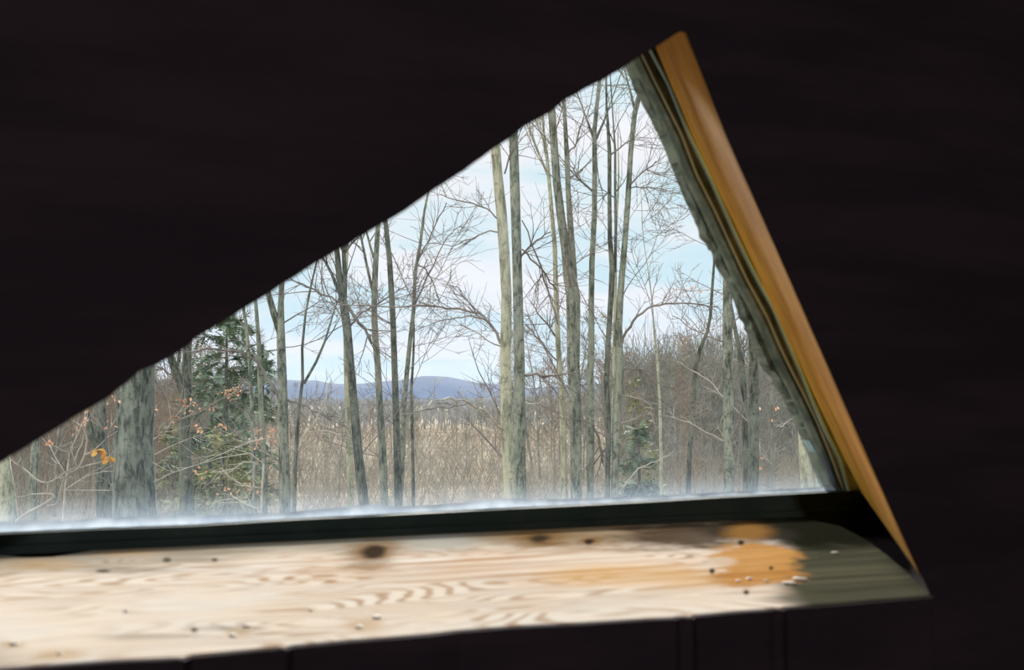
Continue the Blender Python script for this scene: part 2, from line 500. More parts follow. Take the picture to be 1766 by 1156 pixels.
def sill_material():
    m, g = new_mat('bleached_plank')
    oc = g.n('ShaderNodeTexCoord').outputs['Object']
    x, y, z = g.xyz(oc)
    warp = g.noise(g.scale(oc, (1, 1, 1)), 6.0, 3, 0.5)
    warp2 = g.noise(g.scale(oc, (1, 1, 1), (4, 7, 0)), 18.0, 4, 0.6)

    def aff(px, py, rx, ry):
        cx, cy = suv(px, py)
        q = 4.0
        a = [(p1 - p0) / q for p1, p0 in zip(suv(px + q, py), (cx, cy))]
        b = [(p1 - p0) / q for p1, p0 in zip(suv(px, py + q), (cx, cy))]
        det = a[0] * b[1] - a[1] * b[0]
        X = g.sub(x, cx); Y = g.sub(y, cy)
        s_ = g.add(g.mul(X, b[1] / det / rx), g.mul(Y, -b[0] / det / rx))
        t_ = g.add(g.mul(X, -a[1] / det / ry), g.mul(Y, a[0] / det / ry))
        return s_, t_

    def ell(px, py, rx, ry, soft=0.5, nz=0.5):
        """1 inside an ellipse given in photo pixels, fading outside"""
        cx, cy = suv(px, py)
        dx, dy = aff(px, py, rx, ry)
        d = g.m('SQRT', g.add(g.mul(dx, dx), g.mul(dy, dy)))
        d = g.add(d, g.mul(g.sub(warp2, 0.5), nz * 2))
        return g.ramp(d, 1.0 + soft, 1.0 - soft)

    # growth rings: contour lines of a stretched noise field
    fld = g.noise(g.scale(oc, (3.4, 13.0, 1)), 1.0, 2.5, 0.45, 0.35)
    ring = g.m('SINE', g.mul(g.add(fld, g.mul(y, 0.8)), 185.0))
    ring = g.ramp(ring, -0.2, 1.0)
    fine = g.noise(g.scale(oc, (6, 190, 1)), 1.0, 4, 0.6)
    amp = g.ramp(warp, 0.36, 0.60)
    base = g.mix(g.ramp(warp2, 0.3, 0.7), (0.87, 0.775, 0.67), (0.85, 0.815, 0.77))
    base = g.mix(g.mul(g.mul(ring, amp), 0.62), base, (0.38, 0.205, 0.085))
    base = g.mix(g.mul(g.ramp(fine, 0.45, 0.75), 0.22), base, (0.40, 0.31, 0.20))
    # warm streaked heart of the board
    w1 = ell(960, 975, 420, 26, 0.7, 0.45)
    strk = g.noise(g.scale(oc, (3.5, 70, 1)), 1.0, 4, 0.6, 0.8)
    base = g.mix(g.mul(w1, g.mul(g.ramp(strk, 0.40, 0.62), 0.85)), base, (0.44, 0.21, 0.065))
    base = g.mix(g.mul(ell(1090, 992, 160, 20, 0.5, 0.3), 0.55), base, (0.72, 0.46, 0.20))
    w2 = ell(560, 990, 110, 34, 0.8, 0.5)
    base = g.mix(g.mul(w2, g.mul(ring, 0.55)), base, (0.42, 0.21, 0.07))
    # grey rear band: weathering plus the rail's shade put into the colour
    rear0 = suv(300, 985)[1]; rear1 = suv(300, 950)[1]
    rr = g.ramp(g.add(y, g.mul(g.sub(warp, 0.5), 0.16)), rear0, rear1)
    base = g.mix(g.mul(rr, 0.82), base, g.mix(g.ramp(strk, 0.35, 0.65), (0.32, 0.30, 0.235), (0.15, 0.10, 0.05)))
    base = g.mix(g.mul(ell(1000, 925, 190, 22, 0.6, 0.5), 0.7), base, (0.22, 0.135, 0.055))
    base = g.mix(g.mul(ell(760, 935, 60, 16, 0.6, 0.5), 0.6), base, (0.42, 0.44, 0.42))
    # old water stain on the right, with the unstained amber island
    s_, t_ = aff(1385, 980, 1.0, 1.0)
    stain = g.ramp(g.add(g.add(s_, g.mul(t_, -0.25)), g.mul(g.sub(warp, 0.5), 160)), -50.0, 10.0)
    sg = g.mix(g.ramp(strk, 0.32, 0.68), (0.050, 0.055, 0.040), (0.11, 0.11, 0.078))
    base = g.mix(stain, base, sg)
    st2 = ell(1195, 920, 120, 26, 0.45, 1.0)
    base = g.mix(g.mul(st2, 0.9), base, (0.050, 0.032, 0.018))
    jamb_shade = ell(1430, 903, 200, 38, 0.22, 0.35)  # dark rear corner: stain and the jamb's shadow put into the colour
    base = g.mix(g.mul(jamb_shade, 0.97), base, (0.012, 0.013, 0.009))
    am = ell(1302, 968, 78, 38, 0.22, 1.1)
    base = g.mix(g.mul(am, 0.95), base, g.mix(g.ramp(strk, 0.3, 0.7), (0.60, 0.34, 0.12), (0.42, 0.20, 0.055)))
    base = g.mix(g.mul(ell(1290, 918, 38, 18, 0.6, 0.4), 0.7), base, (0.34, 0.18, 0.055))
    base = g.mix(g.mul(ell(1240, 970, 30, 9, 0.5, 0.5), 0.7), base, (0.66, 0.60, 0.52))
    base = g.mix(g.mul(ell(1385, 1032, 60, 9, 0.6, 0.5), 0.75), base, (0.085, 0.085, 0.06))
    # knots
    for (kx, ky, rx, ry) in ((646, 954, 20, 12), (930, 930, 20, 6), (1016, 934, 9, 4)):
        base = g.mix(g.mul(ell(kx, ky, rx * 2.4, ry * 1.9, 0.6, 1.3), 0.75), base, (0.20, 0.11, 0.04))
        base = g.mix(g.mul(ell(kx, ky, rx, ry, 0.5, 1.5), 0.92), base, (0.030, 0.022, 0.016))
    for (kx, ky, rx, ry) in ((288, 966, 7, 4), (370, 966, 5, 3), (335, 1087, 6, 3.5), (1278, 936, 6, 4), (1287, 1022, 5, 4), (1330, 980, 4, 3),
                             (1228, 985, 5, 5), (178, 985, 12, 3), (1015, 936, 6, 3)):
        base = g.mix(ell(kx, ky, rx, ry, 0.5, 0.3), base, (0.03, 0.025, 0.02))
    for (kx, ky, rx, ry) in ((215, 983, 90, 6), (330, 966, 60, 4), (390, 1084, 60, 5), (260, 1098, 90, 4)):
        base = g.mix(g.mul(ell(kx, ky, rx, ry, 0.6, 0.5), 0.5), base, (0.25, 0.23, 0.19))
    for (kx, ky, rx, ry) in ((20, 1112, 22, 6), (412, 1092, 22, 9), (628, 1078, 32, 12), (210, 950, 60, 10), (85, 975, 60, 10), (110, 1130, 40, 8)):
        base = g.mix(g.mul(ell(kx, ky, rx, ry, 0.6, 0.5), 0.45), base, (0.50, 0.31, 0.13))
    df = g.n('ShaderNodeBsdfDiffuse'); g.put(df.inputs[0], base)
    bp = g.n('ShaderNodeBump'); bp.inputs['Strength'].default_value = 0.3; bp.inputs['Distance'].default_value = 0.0015
    g.put(bp.inputs['Height'], g.add(fine, g.mul(ring, 0.3))); g.put(df.inputs['Normal'], bp.outputs[0])
    g.nt.links.new(df.outputs[0], g.n('ShaderNodeOutputMaterial').inputs[0])
    return m


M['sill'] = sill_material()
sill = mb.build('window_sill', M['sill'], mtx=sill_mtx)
fix(sill)
sill.parent = win
sill.matrix_parent_inverse = Matrix.Translation(-WO)
tag(sill, 'bleached knotty wooden sill plank, grey stained at its right end')

mb = MB()  # dark strip added where the sill's front face is only in shade
ap = [on_z(x, y, SILL_Z) - Vector((0, 0, .0010)) for x, y in reversed(S_FRONT)]
mb.prism([q - NV * 0.0004 for q in ap] + [q - NV * 0.003 for q in reversed(ap)], Vector((0, 0, -0.07)))
shade_strip = fix(mb.build('shade_strip', M['black_wood'], win, WO))
tag(shade_strip, 'added dark strip standing in for shade along the front edge of the sill')

# bottom rail of the sash
R_TOP = [(-300, 946), (0, 922), (170, 914), (340, 908), (500, 898), (600, 893), (720, 887), (850, 880), (1000, 873), (1100, 868), (1250, 859), (1390, 852), (1475, 847), (1530, 844)]
pts = [on_plane(x, y, N_BACK) for x, y in R_TOP]
base_pts = [Vector((q.x, q.y, zb)) for q in reversed(pts)]
mb = MB(); mb.prism(pts + base_pts, NV * 0.017)
# small step along the rail
lip = [Vector((q.x, q.y, SILL_Z + 0.006)) for q in pts]
mb.prism(lip + base_pts, NV * -0.006)
rail = fix(mb.build('bottom_rail', M['rail'], win, WO))
tag(rail, 'dark green bottom rail')

# glass pane
GN = N_BACK + 0.020
lo = [on_plane(x, y + 6, GN) for x, y in R_TOP]
hole_up = [on_plane(x - 16, y - 34, GN) for x, y in SLANT[1:]]
g_pts = lo + [on_plane(1475, 800, GN), on_plane(1400, 640, GN), on_plane(1300, 425, GN), on_plane(1210, 240, GN), on_plane(1150, 100, GN), on_plane(1140, 30, GN)] + list(reversed(hole_up))
mb = MB()
tr_ = geometry.tessellate_polygon([g_pts])
for t in tr_: mb.face([g_pts[i] for i in t])
gzero = on_plane(700, 888, GN)
pane = empty('pane_tmp'); bpy.data.objects.remove(pane)
gm = Matrix.Translation(gzero)
pane = mb.build('glass_pane', M['glass'], mtx=gm)
pane.parent = win; pane.matrix_parent_inverse = Matrix.Translation(-WO)
tag(pane, 'clear glass pane with bluish dust along its lower edge')

# caulk bead along the lower edge
B_TOP = [(-300, 918), (0, 901), (60, 899), (110, 899), (170, 894), (250, 892), (340, 889), (400, 888), (450, 886), (500, 884), (560, 878), (600, 874), (640, 871),
         (680, 873), (720, 873), (790, 868), (830, 863), (880, 860), (930, 861), (1000, 860), (1050, 858), (1100, 857), (1180, 853), (1250, 849), (1320, 846), (1390, 842), (1420, 839), (1440, 835), (1452, 826), (1462, 826), (1468, 847)]
bt = []
for a, b in zip(B_TOP, B_TOP[1:]):
    kk = max(1, int(abs(b[0] - a[0]) / 12))
    for j in range(kk):
        t = j / kk; xx = a[0] + (b[0] - a[0]) * t
        bt.append((xx, a[1] + (b[1] - a[1]) * t + 1.6 * noise.noise(Vector((xx * .05, 0.3, 9)))))
bt.append(B_TOP[-1])
low_line = [(x, y + 4) for x, y in reversed(R_TOP) if x < 1470]
mb = MB()
rows = []
for (x, y) in bt:
    # rounded cross-section: lower front, middle, top
    yb = None
    for (a, b) in zip(R_TOP, R_TOP[1:]):
        if a[0] <= x <= b[0]: yb = a[1] + (b[1] - a[1]) * (x - a[0]) / (b[0] - a[0]) + 4
    yb = yb if yb is not None else 850
    w = 1 + .35 * noise.noise(Vector((x * .03, 5, 1)))
    rows.append([on_plane(x, yb, GN - 0.0055 * w), on_plane(x, yb * .6 + y * .4, GN - 0.0055 * w), on_plane(x, yb * .25 + y * .75, GN - 0.004 * w), on_plane(x, y, GN - 0.001), on_plane(x, yb, GN - 0.001)])
b0 = len(mb.v)
for r_ in rows: mb.v += r_
for i in range(len(rows) - 1):
    for k in range(3):
        k2 = (k + 1) % 5
        mb.f.append((b0 + i * 5 + k, b0 + i * 5 + k2, b0 + (i + 1) * 5 + k2, b0 + (i + 1) * 5 + k)); mb.mi.append(0)
bead = fix(mb.build('caulk_bead', M['caulk'], win, WO, smooth=True))
tag(bead, 'bluish white caulk bead along the glass')
# smear of caulk climbing the right corner
mb = MB()
sm = [(1412, 770, 2), (1421, 792, 4), (1427, 806, 8), (1432, 820, 10), (1438, 834, 9), (1446, 844, 7)]
mb.tube([on_plane(x, y, GN - 0.006) for x, y, w in sm], [w * .75 / F * 0.88 for x, y, w in sm], 8)
tag(fix(mb.build('caulk_smear', M['caulk'], win, WO, smooth=True)), 'thick white smear in the lower right corner of the glass')

# right stile and its layers
JAG = [(1078, 66), (1088, 92), (1090, 106), (1094, 118), (1099, 130), (1103, 143), (1106, 151), (1111, 158), (1121, 177), (1135, 204), (1145, 224), (1153, 239), (1160, 257), (1169, 280), (1177, 301),
       (1186, 323), (1193, 341), (1203, 362), (1212, 381), (1217, 395), (1219, 407), (1226, 414), (1231, 420), (1233, 426), (1236, 430), (1238, 420), (1242, 419), (1243, 428), (1241, 437), (1244, 449), (1248, 459), (1254, 469),
       (1259, 475), (1263, 481), (1267, 491), (1272, 502), (1280, 521), (1285, 538), (1289, 549), (1295, 556), (1297, 566), (1301, 573), (1306, 588), (1312, 600),
       (1318, 612), (1323, 627), (1329, 637), (1337, 643), (1344, 651), (1349, 663), (1354, 672), (1366, 691), (1373, 707), (1380, 719), (1385, 730), (1390, 743), (1396, 760)]
jag = []
for a, b in zip(JAG, JAG[1:]):
    for j in range(3):
        t = j / 3; xx = a[0] + (b[0] - a[0]) * t; yy = a[1] + (b[1] - a[1]) * t
        jag.append((xx + 2.2 * noise.noise(Vector((yy * .14, 2, 5))), yy))
jag.append(JAG[-1])
PALE = [(1396, 760), (1406, 778), (1418, 796), (1428, 812), (1438, 828), (1450, 848)]
TAN = [(1062, -6), (1092, 58), (1109, 97), (1132, 144), (1158, 196), (1175, 230), (1203, 303), (1234, 364), (1256, 412), (1289, 483), (1324, 547), (1345, 596), (1361, 630), (1387, 681), (1410, 728), (1432, 782), (1452, 836), (1457, 848)]
BLUE = [(1108, 58), (1123, 90), (1153, 145), (1187, 230), (1226, 310), (1266, 400), (1286, 443), (1308, 486), (1333, 531), (1355, 583), (1382, 646), (1401, 693), (1424, 745), (1447, 792), (1462, 842), (1466, 852)]
mb = MB()
right_side = [(lerp_poly(TAN, y) + 4, y) for y in (760, 720, 660, 600, 540, 480, 420, 360, 300, 240, 180, 120, 66)]
mb.prism([on_plane(x, y, GN + 0.006) for x, y in jag + right_side], NV * 0.014)
foam = fix(mb.build('weathered_seal', M['foam'], win, WO))
tag(foam, 'ragged dark grey seal along the right side of the glass')
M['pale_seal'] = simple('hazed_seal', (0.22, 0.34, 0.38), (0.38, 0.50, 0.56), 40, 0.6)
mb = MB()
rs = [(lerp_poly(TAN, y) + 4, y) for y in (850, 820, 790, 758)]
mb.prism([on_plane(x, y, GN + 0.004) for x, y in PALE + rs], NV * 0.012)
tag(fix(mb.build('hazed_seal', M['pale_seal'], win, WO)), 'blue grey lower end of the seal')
# stile board behind everything
mb = MB()
lft = [(lerp_poly(TAN, y) - 9, y) for y in range(0, 850, 40)] + [(1462, 850)]
rgt = [(lerp_poly(RIGHT_B, y) + (4 if y > 200 else 40), y) for y in range(850, -5, -40)]
mb.prism([on_plane(x, y, N_BACK + 0.010) for x, y in lft + rgt], NV * 0.030)
tag(fix(mb.build('side_stile', M['stile'], win, WO)), 'mossy grey side stile')
for nm, line, w, mat, nn, lab in (('bead', TAN, 5.5, 'tan', N_BACK + 0.006, 'thin olive bead on the side stile'), ('vinyl_strip', BLUE, 8.5, 'blue', N_BACK + 0.004, 'slate blue vinyl strip beside the amber board')):
    mb = MB()
    P = [on_plane(x, y, nn) for x, y in line]
    mb.tube(P, [w / 2 / F * 0.86] * len(P), 8)
    tag(fix(mb.build(nm, M[mat], win, WO, smooth=True)), lab)

# amber jamb board
mb = MB()
ys = [y for y in range(50, 851, 40)]
bl = [on_plane(lerp_poly(RIGHT_B, y), y, N_BACK - 0.004) for y in ys]
fl = [on_plane(lerp_poly(RIGHT_F, y * (990 - 56) / (850 - 50) + 56 - 50 * (990 - 56) / 800), y * (990 - 56) / 800 + 56 - 50 * (990 - 56) / 800, N_FRONT + 0.003) for y in ys]
outn = D * 0.012 + Vector((0, 0, 0.004))
cols = 5
grid = []
for a, b in zip(bl, fl): grid.append([a.lerp(b, t / cols) for t in range(cols + 1)])
b0 = len(mb.v)
for sgn in (0, 1):
    for r_ in grid: mb.v += [q + outn * sgn for q in r_]
nr = len(grid); nc = cols + 1; off = nr * nc
for i in range(nr - 1):
    for k in range(cols):
        q = (b0 + i * nc + k, b0 + i * nc + k + 1, b0 + (i + 1) * nc + k + 1, b0 + (i + 1) * nc + k)
        mb.f.append(q); mb.mi.append(0)
        mb.f.append(tuple(v + off for v in q[::-1])); mb.mi.append(0)
    for k in (0, cols):
        a = b0 + i * nc + k; mb.f.append((a, a + nc, a + nc + off, a + off)); mb.mi.append(0)
for i in (0, nr - 1):
    for k in range(cols):
        a = b0 + i * nc + k; mb.f.append((a, a + 1, a + 1 + off, a + off)); mb.mi.append(0)
tag(fix(mb.build('jamb_board', M['jamb'], win, WO)), 'amber brown jamb board leaning along the right side')

# rake rail at the top left, hidden behind the slanted panel edge from here
mb = MB()
a_l = [on_plane(x - 17, y - 36, GN) for x, y in SLANT[1:]]
mb.tube(a_l, [0.006] * len(a_l), 6)
fix(mb.build('rake_rail', M['rail'], win, WO))

# ------------------------------------------------------------------ white pellets lying on the sill
PEL = [((25, 1112), 11, 'round white pellet near the left end of the sill, on an amber blemish'),
       ((103, 1128), 8, 'faint pale crumb close to the front edge of the sill at the far left'),
       ((218, 1055), 8, 'small white pellet alone on the pale grain left of the lower dark knot'),
       ((426, 1081), 10, 'white pellet upper right of a pair, right of the small dark knot'),
       ((402, 1097), 9, 'dull long crumb lower left of a pair, right of the small dark knot'),
       ((536, 1053), 7, 'small white pellet alone below the swirling grain'),
       ((620, 1083), 10, 'white pellet lower left of the pair under the big knot'),
       ((650, 1066), 12, 'large white pellet upper right of the pair under the big knot'),
       ((1273, 1003), 7, 'cream crumb at the left of the row on the amber patch'),
       ((1292, 1000), 8, 'brighter crumb in the middle of the row on the amber patch'),
       ((1322, 1003), 7, 'yellowish crumb at the right of the row on the amber patch'),
       ((1362, 1008), 13, 'oblong bright white pellet, left one of two at the edge of the grey stain'),
       ((1379, 1001), 13, 'longer bright white pellet, right one of two at the edge of the grey stain'),
       ((1440, 955), 9, 'dull grey white crumb on the grey stain near the right end')]
for i, ((px, py), wpx, lab) in enumerate(PEL):
    c = on_z(px, py, SILL_Z)
    rad = 1.5 * wpx / 2 / F * c.y
    mb = MB()
    ang = R.uniform(0, 3.1); elong = 1.0
    if i in (11, 12): ang = -0.9 + WALL_ANG; elong = 1.35
    if i == 4: ang = -0.9; elong = 1.5
    rows_ = 6; segs = 10
    for a in range(rows_ + 1):
        th = math.pi * a / rows_
        for k in range(segs):
            ph = 2 * math.pi * k / segs
            q = Vector((math.sin(th) * math.cos(ph) * rad * elong, math.sin(th) * math.sin(ph) * rad * 0.95, math.cos(th) * rad * 0.22 + rad * 0.2))
            q *= 1 + 0.18 * noise.noise(q / rad + Vector((i, 0, 0)))
            q.rotate(Matrix.Rotation(ang, 3, 'Z'))
            mb.v.append(c + q + Vector((0, 0, .0002)))
    for a in range(rows_):
        for k in range(segs):
            k2 = (k + 1) % segs
            mb.f.append((a * segs + k, (a + 1) * segs + k, (a + 1) * segs + k2, a * segs + k2)); mb.mi.append(0)
    o = fix(mb.build('white_pellet', M['pellet'], origin=c, smooth=True))
    tag(o, lab, 'pellet', 'white pellets scattered on the sill')

# ------------------------------------------------------------------ ground and hills
def gz_at(x, y):
    d = math.hypot(x, y)
    return GROUND + 0.25 * noise.noise(Vector((x * .05, y * .05, 0))) * min(1, d / 20) - 0.0


mb = MB()
xs = [-900, -500, -250, -120, -60, -40, -25, -15, -8, -3, 3, 8, 15, 25, 40, 60, 120, 250, 500, 900]
ysg = [-60, -30, -15, -8, -3, 3, 6, 9, 12, 15, 18, 22, 26, 30, 36, 44, 55, 70, 90, 120, 170, 240, 350, 600, 1000, 1600, 2300]
for y in ysg:
    for x in xs: mb.v.append(Vector((x, y, gz_at(x, y))))
for i in range(len(ysg) - 1):
    for k in range(len(xs) - 1):
        a = i * len(xs) + k
        mb.f.append((a, a + 1, a + 1 + len(xs), a + len(xs))); mb.mi.append(0)
tag(mb.build('floor_ground', M['ground'], smooth=True), 'brown leaf-littered ground outside', kind='structure').name = 'ground'


def hill(name, dist, depth, prof, x0, x1, label):
    """ridge whose crest heights come from a list of (photo x, photo y)"""
    mb = MB()
    n = 160; rows = 9
    for r_ in range(rows):
        t = r_ / (rows - 1)
        for k in range(n + 1):
            px = x0 + (x1 - x0) * k / n
            py = None
            for (a, b) in zip(prof, prof[1:]):
                if a[0] <= px <= b[0]:
                    s = (px - a[0]) / (b[0] - a[0]); s = s * s * (3 - 2 * s); py = a[1] + (b[1] - a[1]) * s
            top = at(px, py, dist + depth * .5)
            dd = dist + depth * t
            hgt = (top.z - GROUND) * math.sin(math.pi * t) ** 0.8
            xw = top.x * (1 + .0 * t)
            bump = 0.05 * (top.z - GROUND) * noise.noise(Vector((px * .045, t * 3, dist))) + 0.022 * (top.z - GROUND) * noise.noise(Vector((px * .3, t * 5, dist)))
            mb.v.append(Vector((xw, dd, GROUND - 1 + hgt + bump * math.sin(math.pi * t))))
    for r_ in range(rows - 1):
        for k in range(n):
            a = r_ * (n + 1) + k
            mb.f.append((a, a + 1, a + n + 2, a + n + 1)); mb.mi.append(0)
    o = mb.build(name, M['hill'], smooth=True)
    tag(o, label, 'hill')
    return o


hill('wooded_hill', 1500, 500, [(-900, 690), (-200, 672), (200, 655), (400, 650), (520, 655), (600, 662), (680, 656), (735, 648), (775, 650), (830, 660), (900, 668), (1000, 662), (1150, 650), (1400, 655), (2400, 680)],
     -900, 2400, 'long blue wooded hill on the horizon behind the trunks')

hill('wooded_rise', 560, 160, [(-900, 684), (0, 676), (400, 682), (700, 686), (860, 683), (1100, 668), (1400, 655), (2400, 650)], -900, 2400, 'low grey wooded rise between the clearing and the blue hill')

# ------------------------------------------------------------------ trees
def polyjit(p0, d, L, r0, r1, seg, wig, up):
    pts = [p0.copy()]; rad = [r0]
    d = d.normalized()
    for i in range(seg):
        d = (d + Vector((R.uniform(-wig, wig), R.uniform(-wig, wig), R.uniform(-wig, wig) + up))).normalized()
        pts.append(pts[-1] + d * (L / seg))
        rad.append(r0 + (r1 - r0) * (i + 1) / seg)
    return pts, rad


def sidedir(d, ang):
    d = d.normalized()
    a = Vector((R.uniform(-1, 1), R.uniform(-1, 1), R.uniform(-1, 1)))
    a = (a - d * a.dot(d)).normalized()
    return d * math.cos(ang) + a * math.sin(ang)


def twigs_on(mb, pts, rad, n, L, depth, rmin, lo=0.2):
    m = len(pts) - 1
    for _ in range(n):
        t = R.uniform(lo, 1.0) * m
        i = min(int(t), m - 1); f = t - i
        p = pts[i].lerp(pts[i + 1], f)
        d = pts[i + 1] - pts[i]
        r = (rad[i] + (rad[i + 1] - rad[i]) * f) * 0.6
        l = L * R.uniform(0.5, 1.2) * (1 - 0.4 * t / m)
        q, rr = polyjit(p, sidedir(d, R.uniform(0.5, 1.1)), l, max(r, rmin), rmin * 0.6, 4 if depth else 3, 0.22, 0.05)
        mb.tube(q, rr, 4 if depth > 0 else 3, cap=False)
        if depth > 0: twigs_on(mb, q, rr, max(2, n // 2), L * .5, depth - 1, rmin, 0.15)


def make_tree(name, label, cat, pts, dist, mat, limbs=10, limb_len=1.6, forks=(), branches=(), top=5.0, sides=12, seed=1, group=None, tw=7, twmat='twig', dip=0.0, lead=0.0):
    """pts: (photo x, photo y, width) of the trunk from top to bottom; the trunk goes on to the ground and above the window"""
    R.seed(seed)
    P = [at(x, y, dist) for x, y, w in pts]
    W = [w / 2 / F * dist for x, y, w in pts]
    # densify
    pp, ww = [], []
    for i in range(len(P) - 1):
        k = max(1, int((P[i] - P[i + 1]).length / 0.35))
        for j in range(k):
            t = j / k; pp.append(P[i].lerp(P[i + 1], t)); ww.append(W[i] + (W[i + 1] - W[i]) * t)
    pp.append(P[-1]); ww.append(W[-1])
    for i in range(1, len(pp) - 1):
        j = Vector((noise.noise(Vector((i * .5, seed, 0))), noise.noise(Vector((i * .5, seed, 7))), 0)) * ww[i] * 0.25
        pp[i] = pp[i] + j
    # down to the ground
    d = (pp[-1] - pp[-2]).normalized()
    d = Vector((d.x * .3, d.y * .3, -1)).normalized()
    gz = gz_at(pp[-1].x, dist)
    h = pp[-1].z - gz
    n0 = len(pp)
    k = max(2, int(h / 0.4))
    last = pp[-1].copy(); lw = ww[-1]
    for j in range(1, k + 1):
        t = j / k
        pp.append(last + d * (h * t / abs(d.z)))
        ww.append(lw * (1 + 0.12 * t + (0.35 if j == k else 0)))
    base = pp[-1].copy()
    # above
    upv = (pp[0] - pp[min(3, len(pp) - 1)]).normalized()
    ext, ew = [], []
    q = pp[0].copy(); n_up = 8
    for j in range(1, n_up + 1):
        upv = (upv + Vector((R.uniform(-.06, .06), R.uniform(-.06, .06), .05))).normalized()
        q = q + upv * (top / n_up); ext.append(q.copy()); ew.append(ww[0] * (1 - 0.85 * j / n_up))
    pp = list(reversed(ext)) + pp; ww = list(reversed(ew)) + ww
    root = empty(name, base)
    tag(root, label, cat, group)
    tb = MB(); tb.tube(pp, ww, sides, jit=0.10)
    tb.build('trunk', M[mat], root, base, smooth=True)
    rmin = max(0.0022, 0.42 / F * dist)

    def limb(path, rad, n_t, lt, mt, nm='branch', dep=1, lab=None):
        b = MB(); b.tube(path, rad, 6, cap=True)
        o = b.build(nm, M[mt], root, base, smooth=True)
        b = MB(); twigs_on(b, path, rad, n_t, lt, dep, rmin)
        t_ = b.build('twigs', M[mt], o, base, smooth=True); t_['kind'] = 'stuff'
        if lab: tag(o, lab)
        return o

    for fk in forks:
        path = [at(x, y, dist) for x, y, w in fk]; rad = [w / 2 / F * dist for x, y, w in fk]
        # carry the fork on above the visible end
        if fk[0][1] < fk[-1][1]:
            uu = (path[0] - path[1]).normalized(); e = [path[0] + uu * 1.6, path[0] + uu * 0.8]
            path = e + path; rad = [rad[0] * .4, rad[0] * .7] + rad
        path.reverse(); rad.reverse()
        b = MB(); b.tube(path, rad, 8, jit=0.08)
        twigs_on(b, path, rad, 7, 0.9, 1, rmin, .3)
        b.build('fork', M[mat], root, base, smooth=True)
    for br in branches:
        mt = 'twig'; lab = None; nt = 8; lt = 0.8; off = 0.0
        if isinstance(br, dict): mt = br.get('mat', mt); lab = br.get('label'); nt = br.get('n', nt); lt = br.get('lt', lt); off = br.get('off', 0); br = br['p']
        m_ = len(br) - 1
        path = [at(x, y, dist + off * (i / m_)) for i, (x, y, w) in enumerate(br)]
        rad = [w / 2 / F * dist for x, y, w in br]
        # subdivide for a gentle wobble
        p2, r2 = [], []
        for i in range(m_):
            for j in range(3):
                t = j / 3; p2.append(path[i].lerp(path[i + 1], t) + (Vector((R.uniform(-1, 1), R.uniform(-1, 1), R.uniform(-1, 1))) * 0.0012 * dist if j else Vector())); r2.append(rad[i] + (rad[i + 1] - rad[i]) * t)
        p2.append(path[-1]); r2.append(rad[-1])
        limb(p2, r2, nt, lt, mt, lab=lab)
    # ordinary side limbs
    hz = base.z
    cand = [i for i in range(len(pp)) if pp[i].z - hz > 2.2 and i > 1]
    for _ in range(max(2, int(limbs * .75))):
        i = R.choice(cand)
        az = R.uniform(0, 2 * math.pi); el = R.uniform(0.15, 0.95)
        dr = Vector((math.cos(az) * math.cos(el), math.sin(az) * math.cos(el) * .8, math.sin(el)))
        L = limb_len * R.uniform(0.6, 1.3)
        r0 = max(rmin * 1.2, min(ww[i] * R.uniform(.10, .20), 0.016))
        path, rad = polyjit(pp[i], dr, L, r0, rmin, 7, 0.13, 0.05)
        limb(path, rad, tw, L * .45, twmat)
    return root


TB = 'tall bare trunks in front of the clearing'
T = []
# --- left group
T.append(make_tree('oak_tree', 'thick furrowed dark grey trunk at far left, widest of all the trees', 'tree',
    [(238, 560, 60), (236, 640, 61), (235, 700, 62), (233, 760, 65), (233, 800, 68), (234, 870, 74), (235, 900, 77)], 13.0, 'bark_oak', 7, 1.5, top=4, sides=22, seed=3,
    branches=({'p': [(268, 752, 3), (285, 742, 2.6), (305, 728, 2.4), (350, 705, 2), (400, 680, 1.6), (424, 664, 1)], 'n': 8, 'lt': .35, 'off': -1, 'label': 'low twig with rusty leaves'},)))
T.append(make_tree('forked_tree', 'dark trunk with green left fork, just right of the thick furrowed trunk', 'tree',
    [(325, 560, 14), (322, 620, 15), (322, 665, 20), (317, 700, 20), (318, 740, 21), (321, 800, 23), (322, 850, 25), (324, 900, 27)], 15.0, 'bark_dark', 10, 1.5,
    forks=([(288, 590, 11), (297, 625, 13), (308, 655, 14), (318, 685, 13)],),
    branches=([(318, 672, 5), (300, 655, 4), (285, 640, 3), (270, 632, 2), (250, 640, 1.5)], [(312, 712, 4), (295, 705, 3), (283, 685, 3), (272, 665, 2.5), (262, 640, 2)]), seed=5))
T.append(make_tree('shaded_tree', 'dim brown trunk between the slanted edge and the thick furrowed trunk', 'tree',
    [(171, 640, 19), (173, 700, 20), (175, 760, 22), (178, 820, 26), (181, 880, 28)], 17.0, 'bark_dark', 6, 1.6,
    forks=([(143, 660, 8), (150, 715, 10), (158, 750, 11), (170, 790, 13)],), seed=7))
T.append(make_tree('pale_tree', 'hazy pale grey trunk cut by the left edge of the picture', 'tree',
    [(3, 760, 20), (7, 810, 22), (12, 850, 26), (16, 900, 30)], 16.0, 'bark_pale', 4, 1.4, seed=9))
T.append(make_tree('slim_tree', 'slim grey trunk behind the gnarled bleached sapling', 'tree',
    [(62, 730, 12), (61, 770, 14), (57, 830, 15), (55, 900, 17)], 21.0, 'bark_grey', 5, 1.4, seed=10))
T.append(make_tree('slim_tree', 'thin straight trunk right of the dark evergreen, left of the forked grey tree', 'tree',
    [(438, 500, 5), (441, 525, 6), (447, 600, 8), (450, 700, 9), (455, 790, 9), (457, 880, 10)], 17.0, 'bark_grey', 9, 1.2, seed=12))
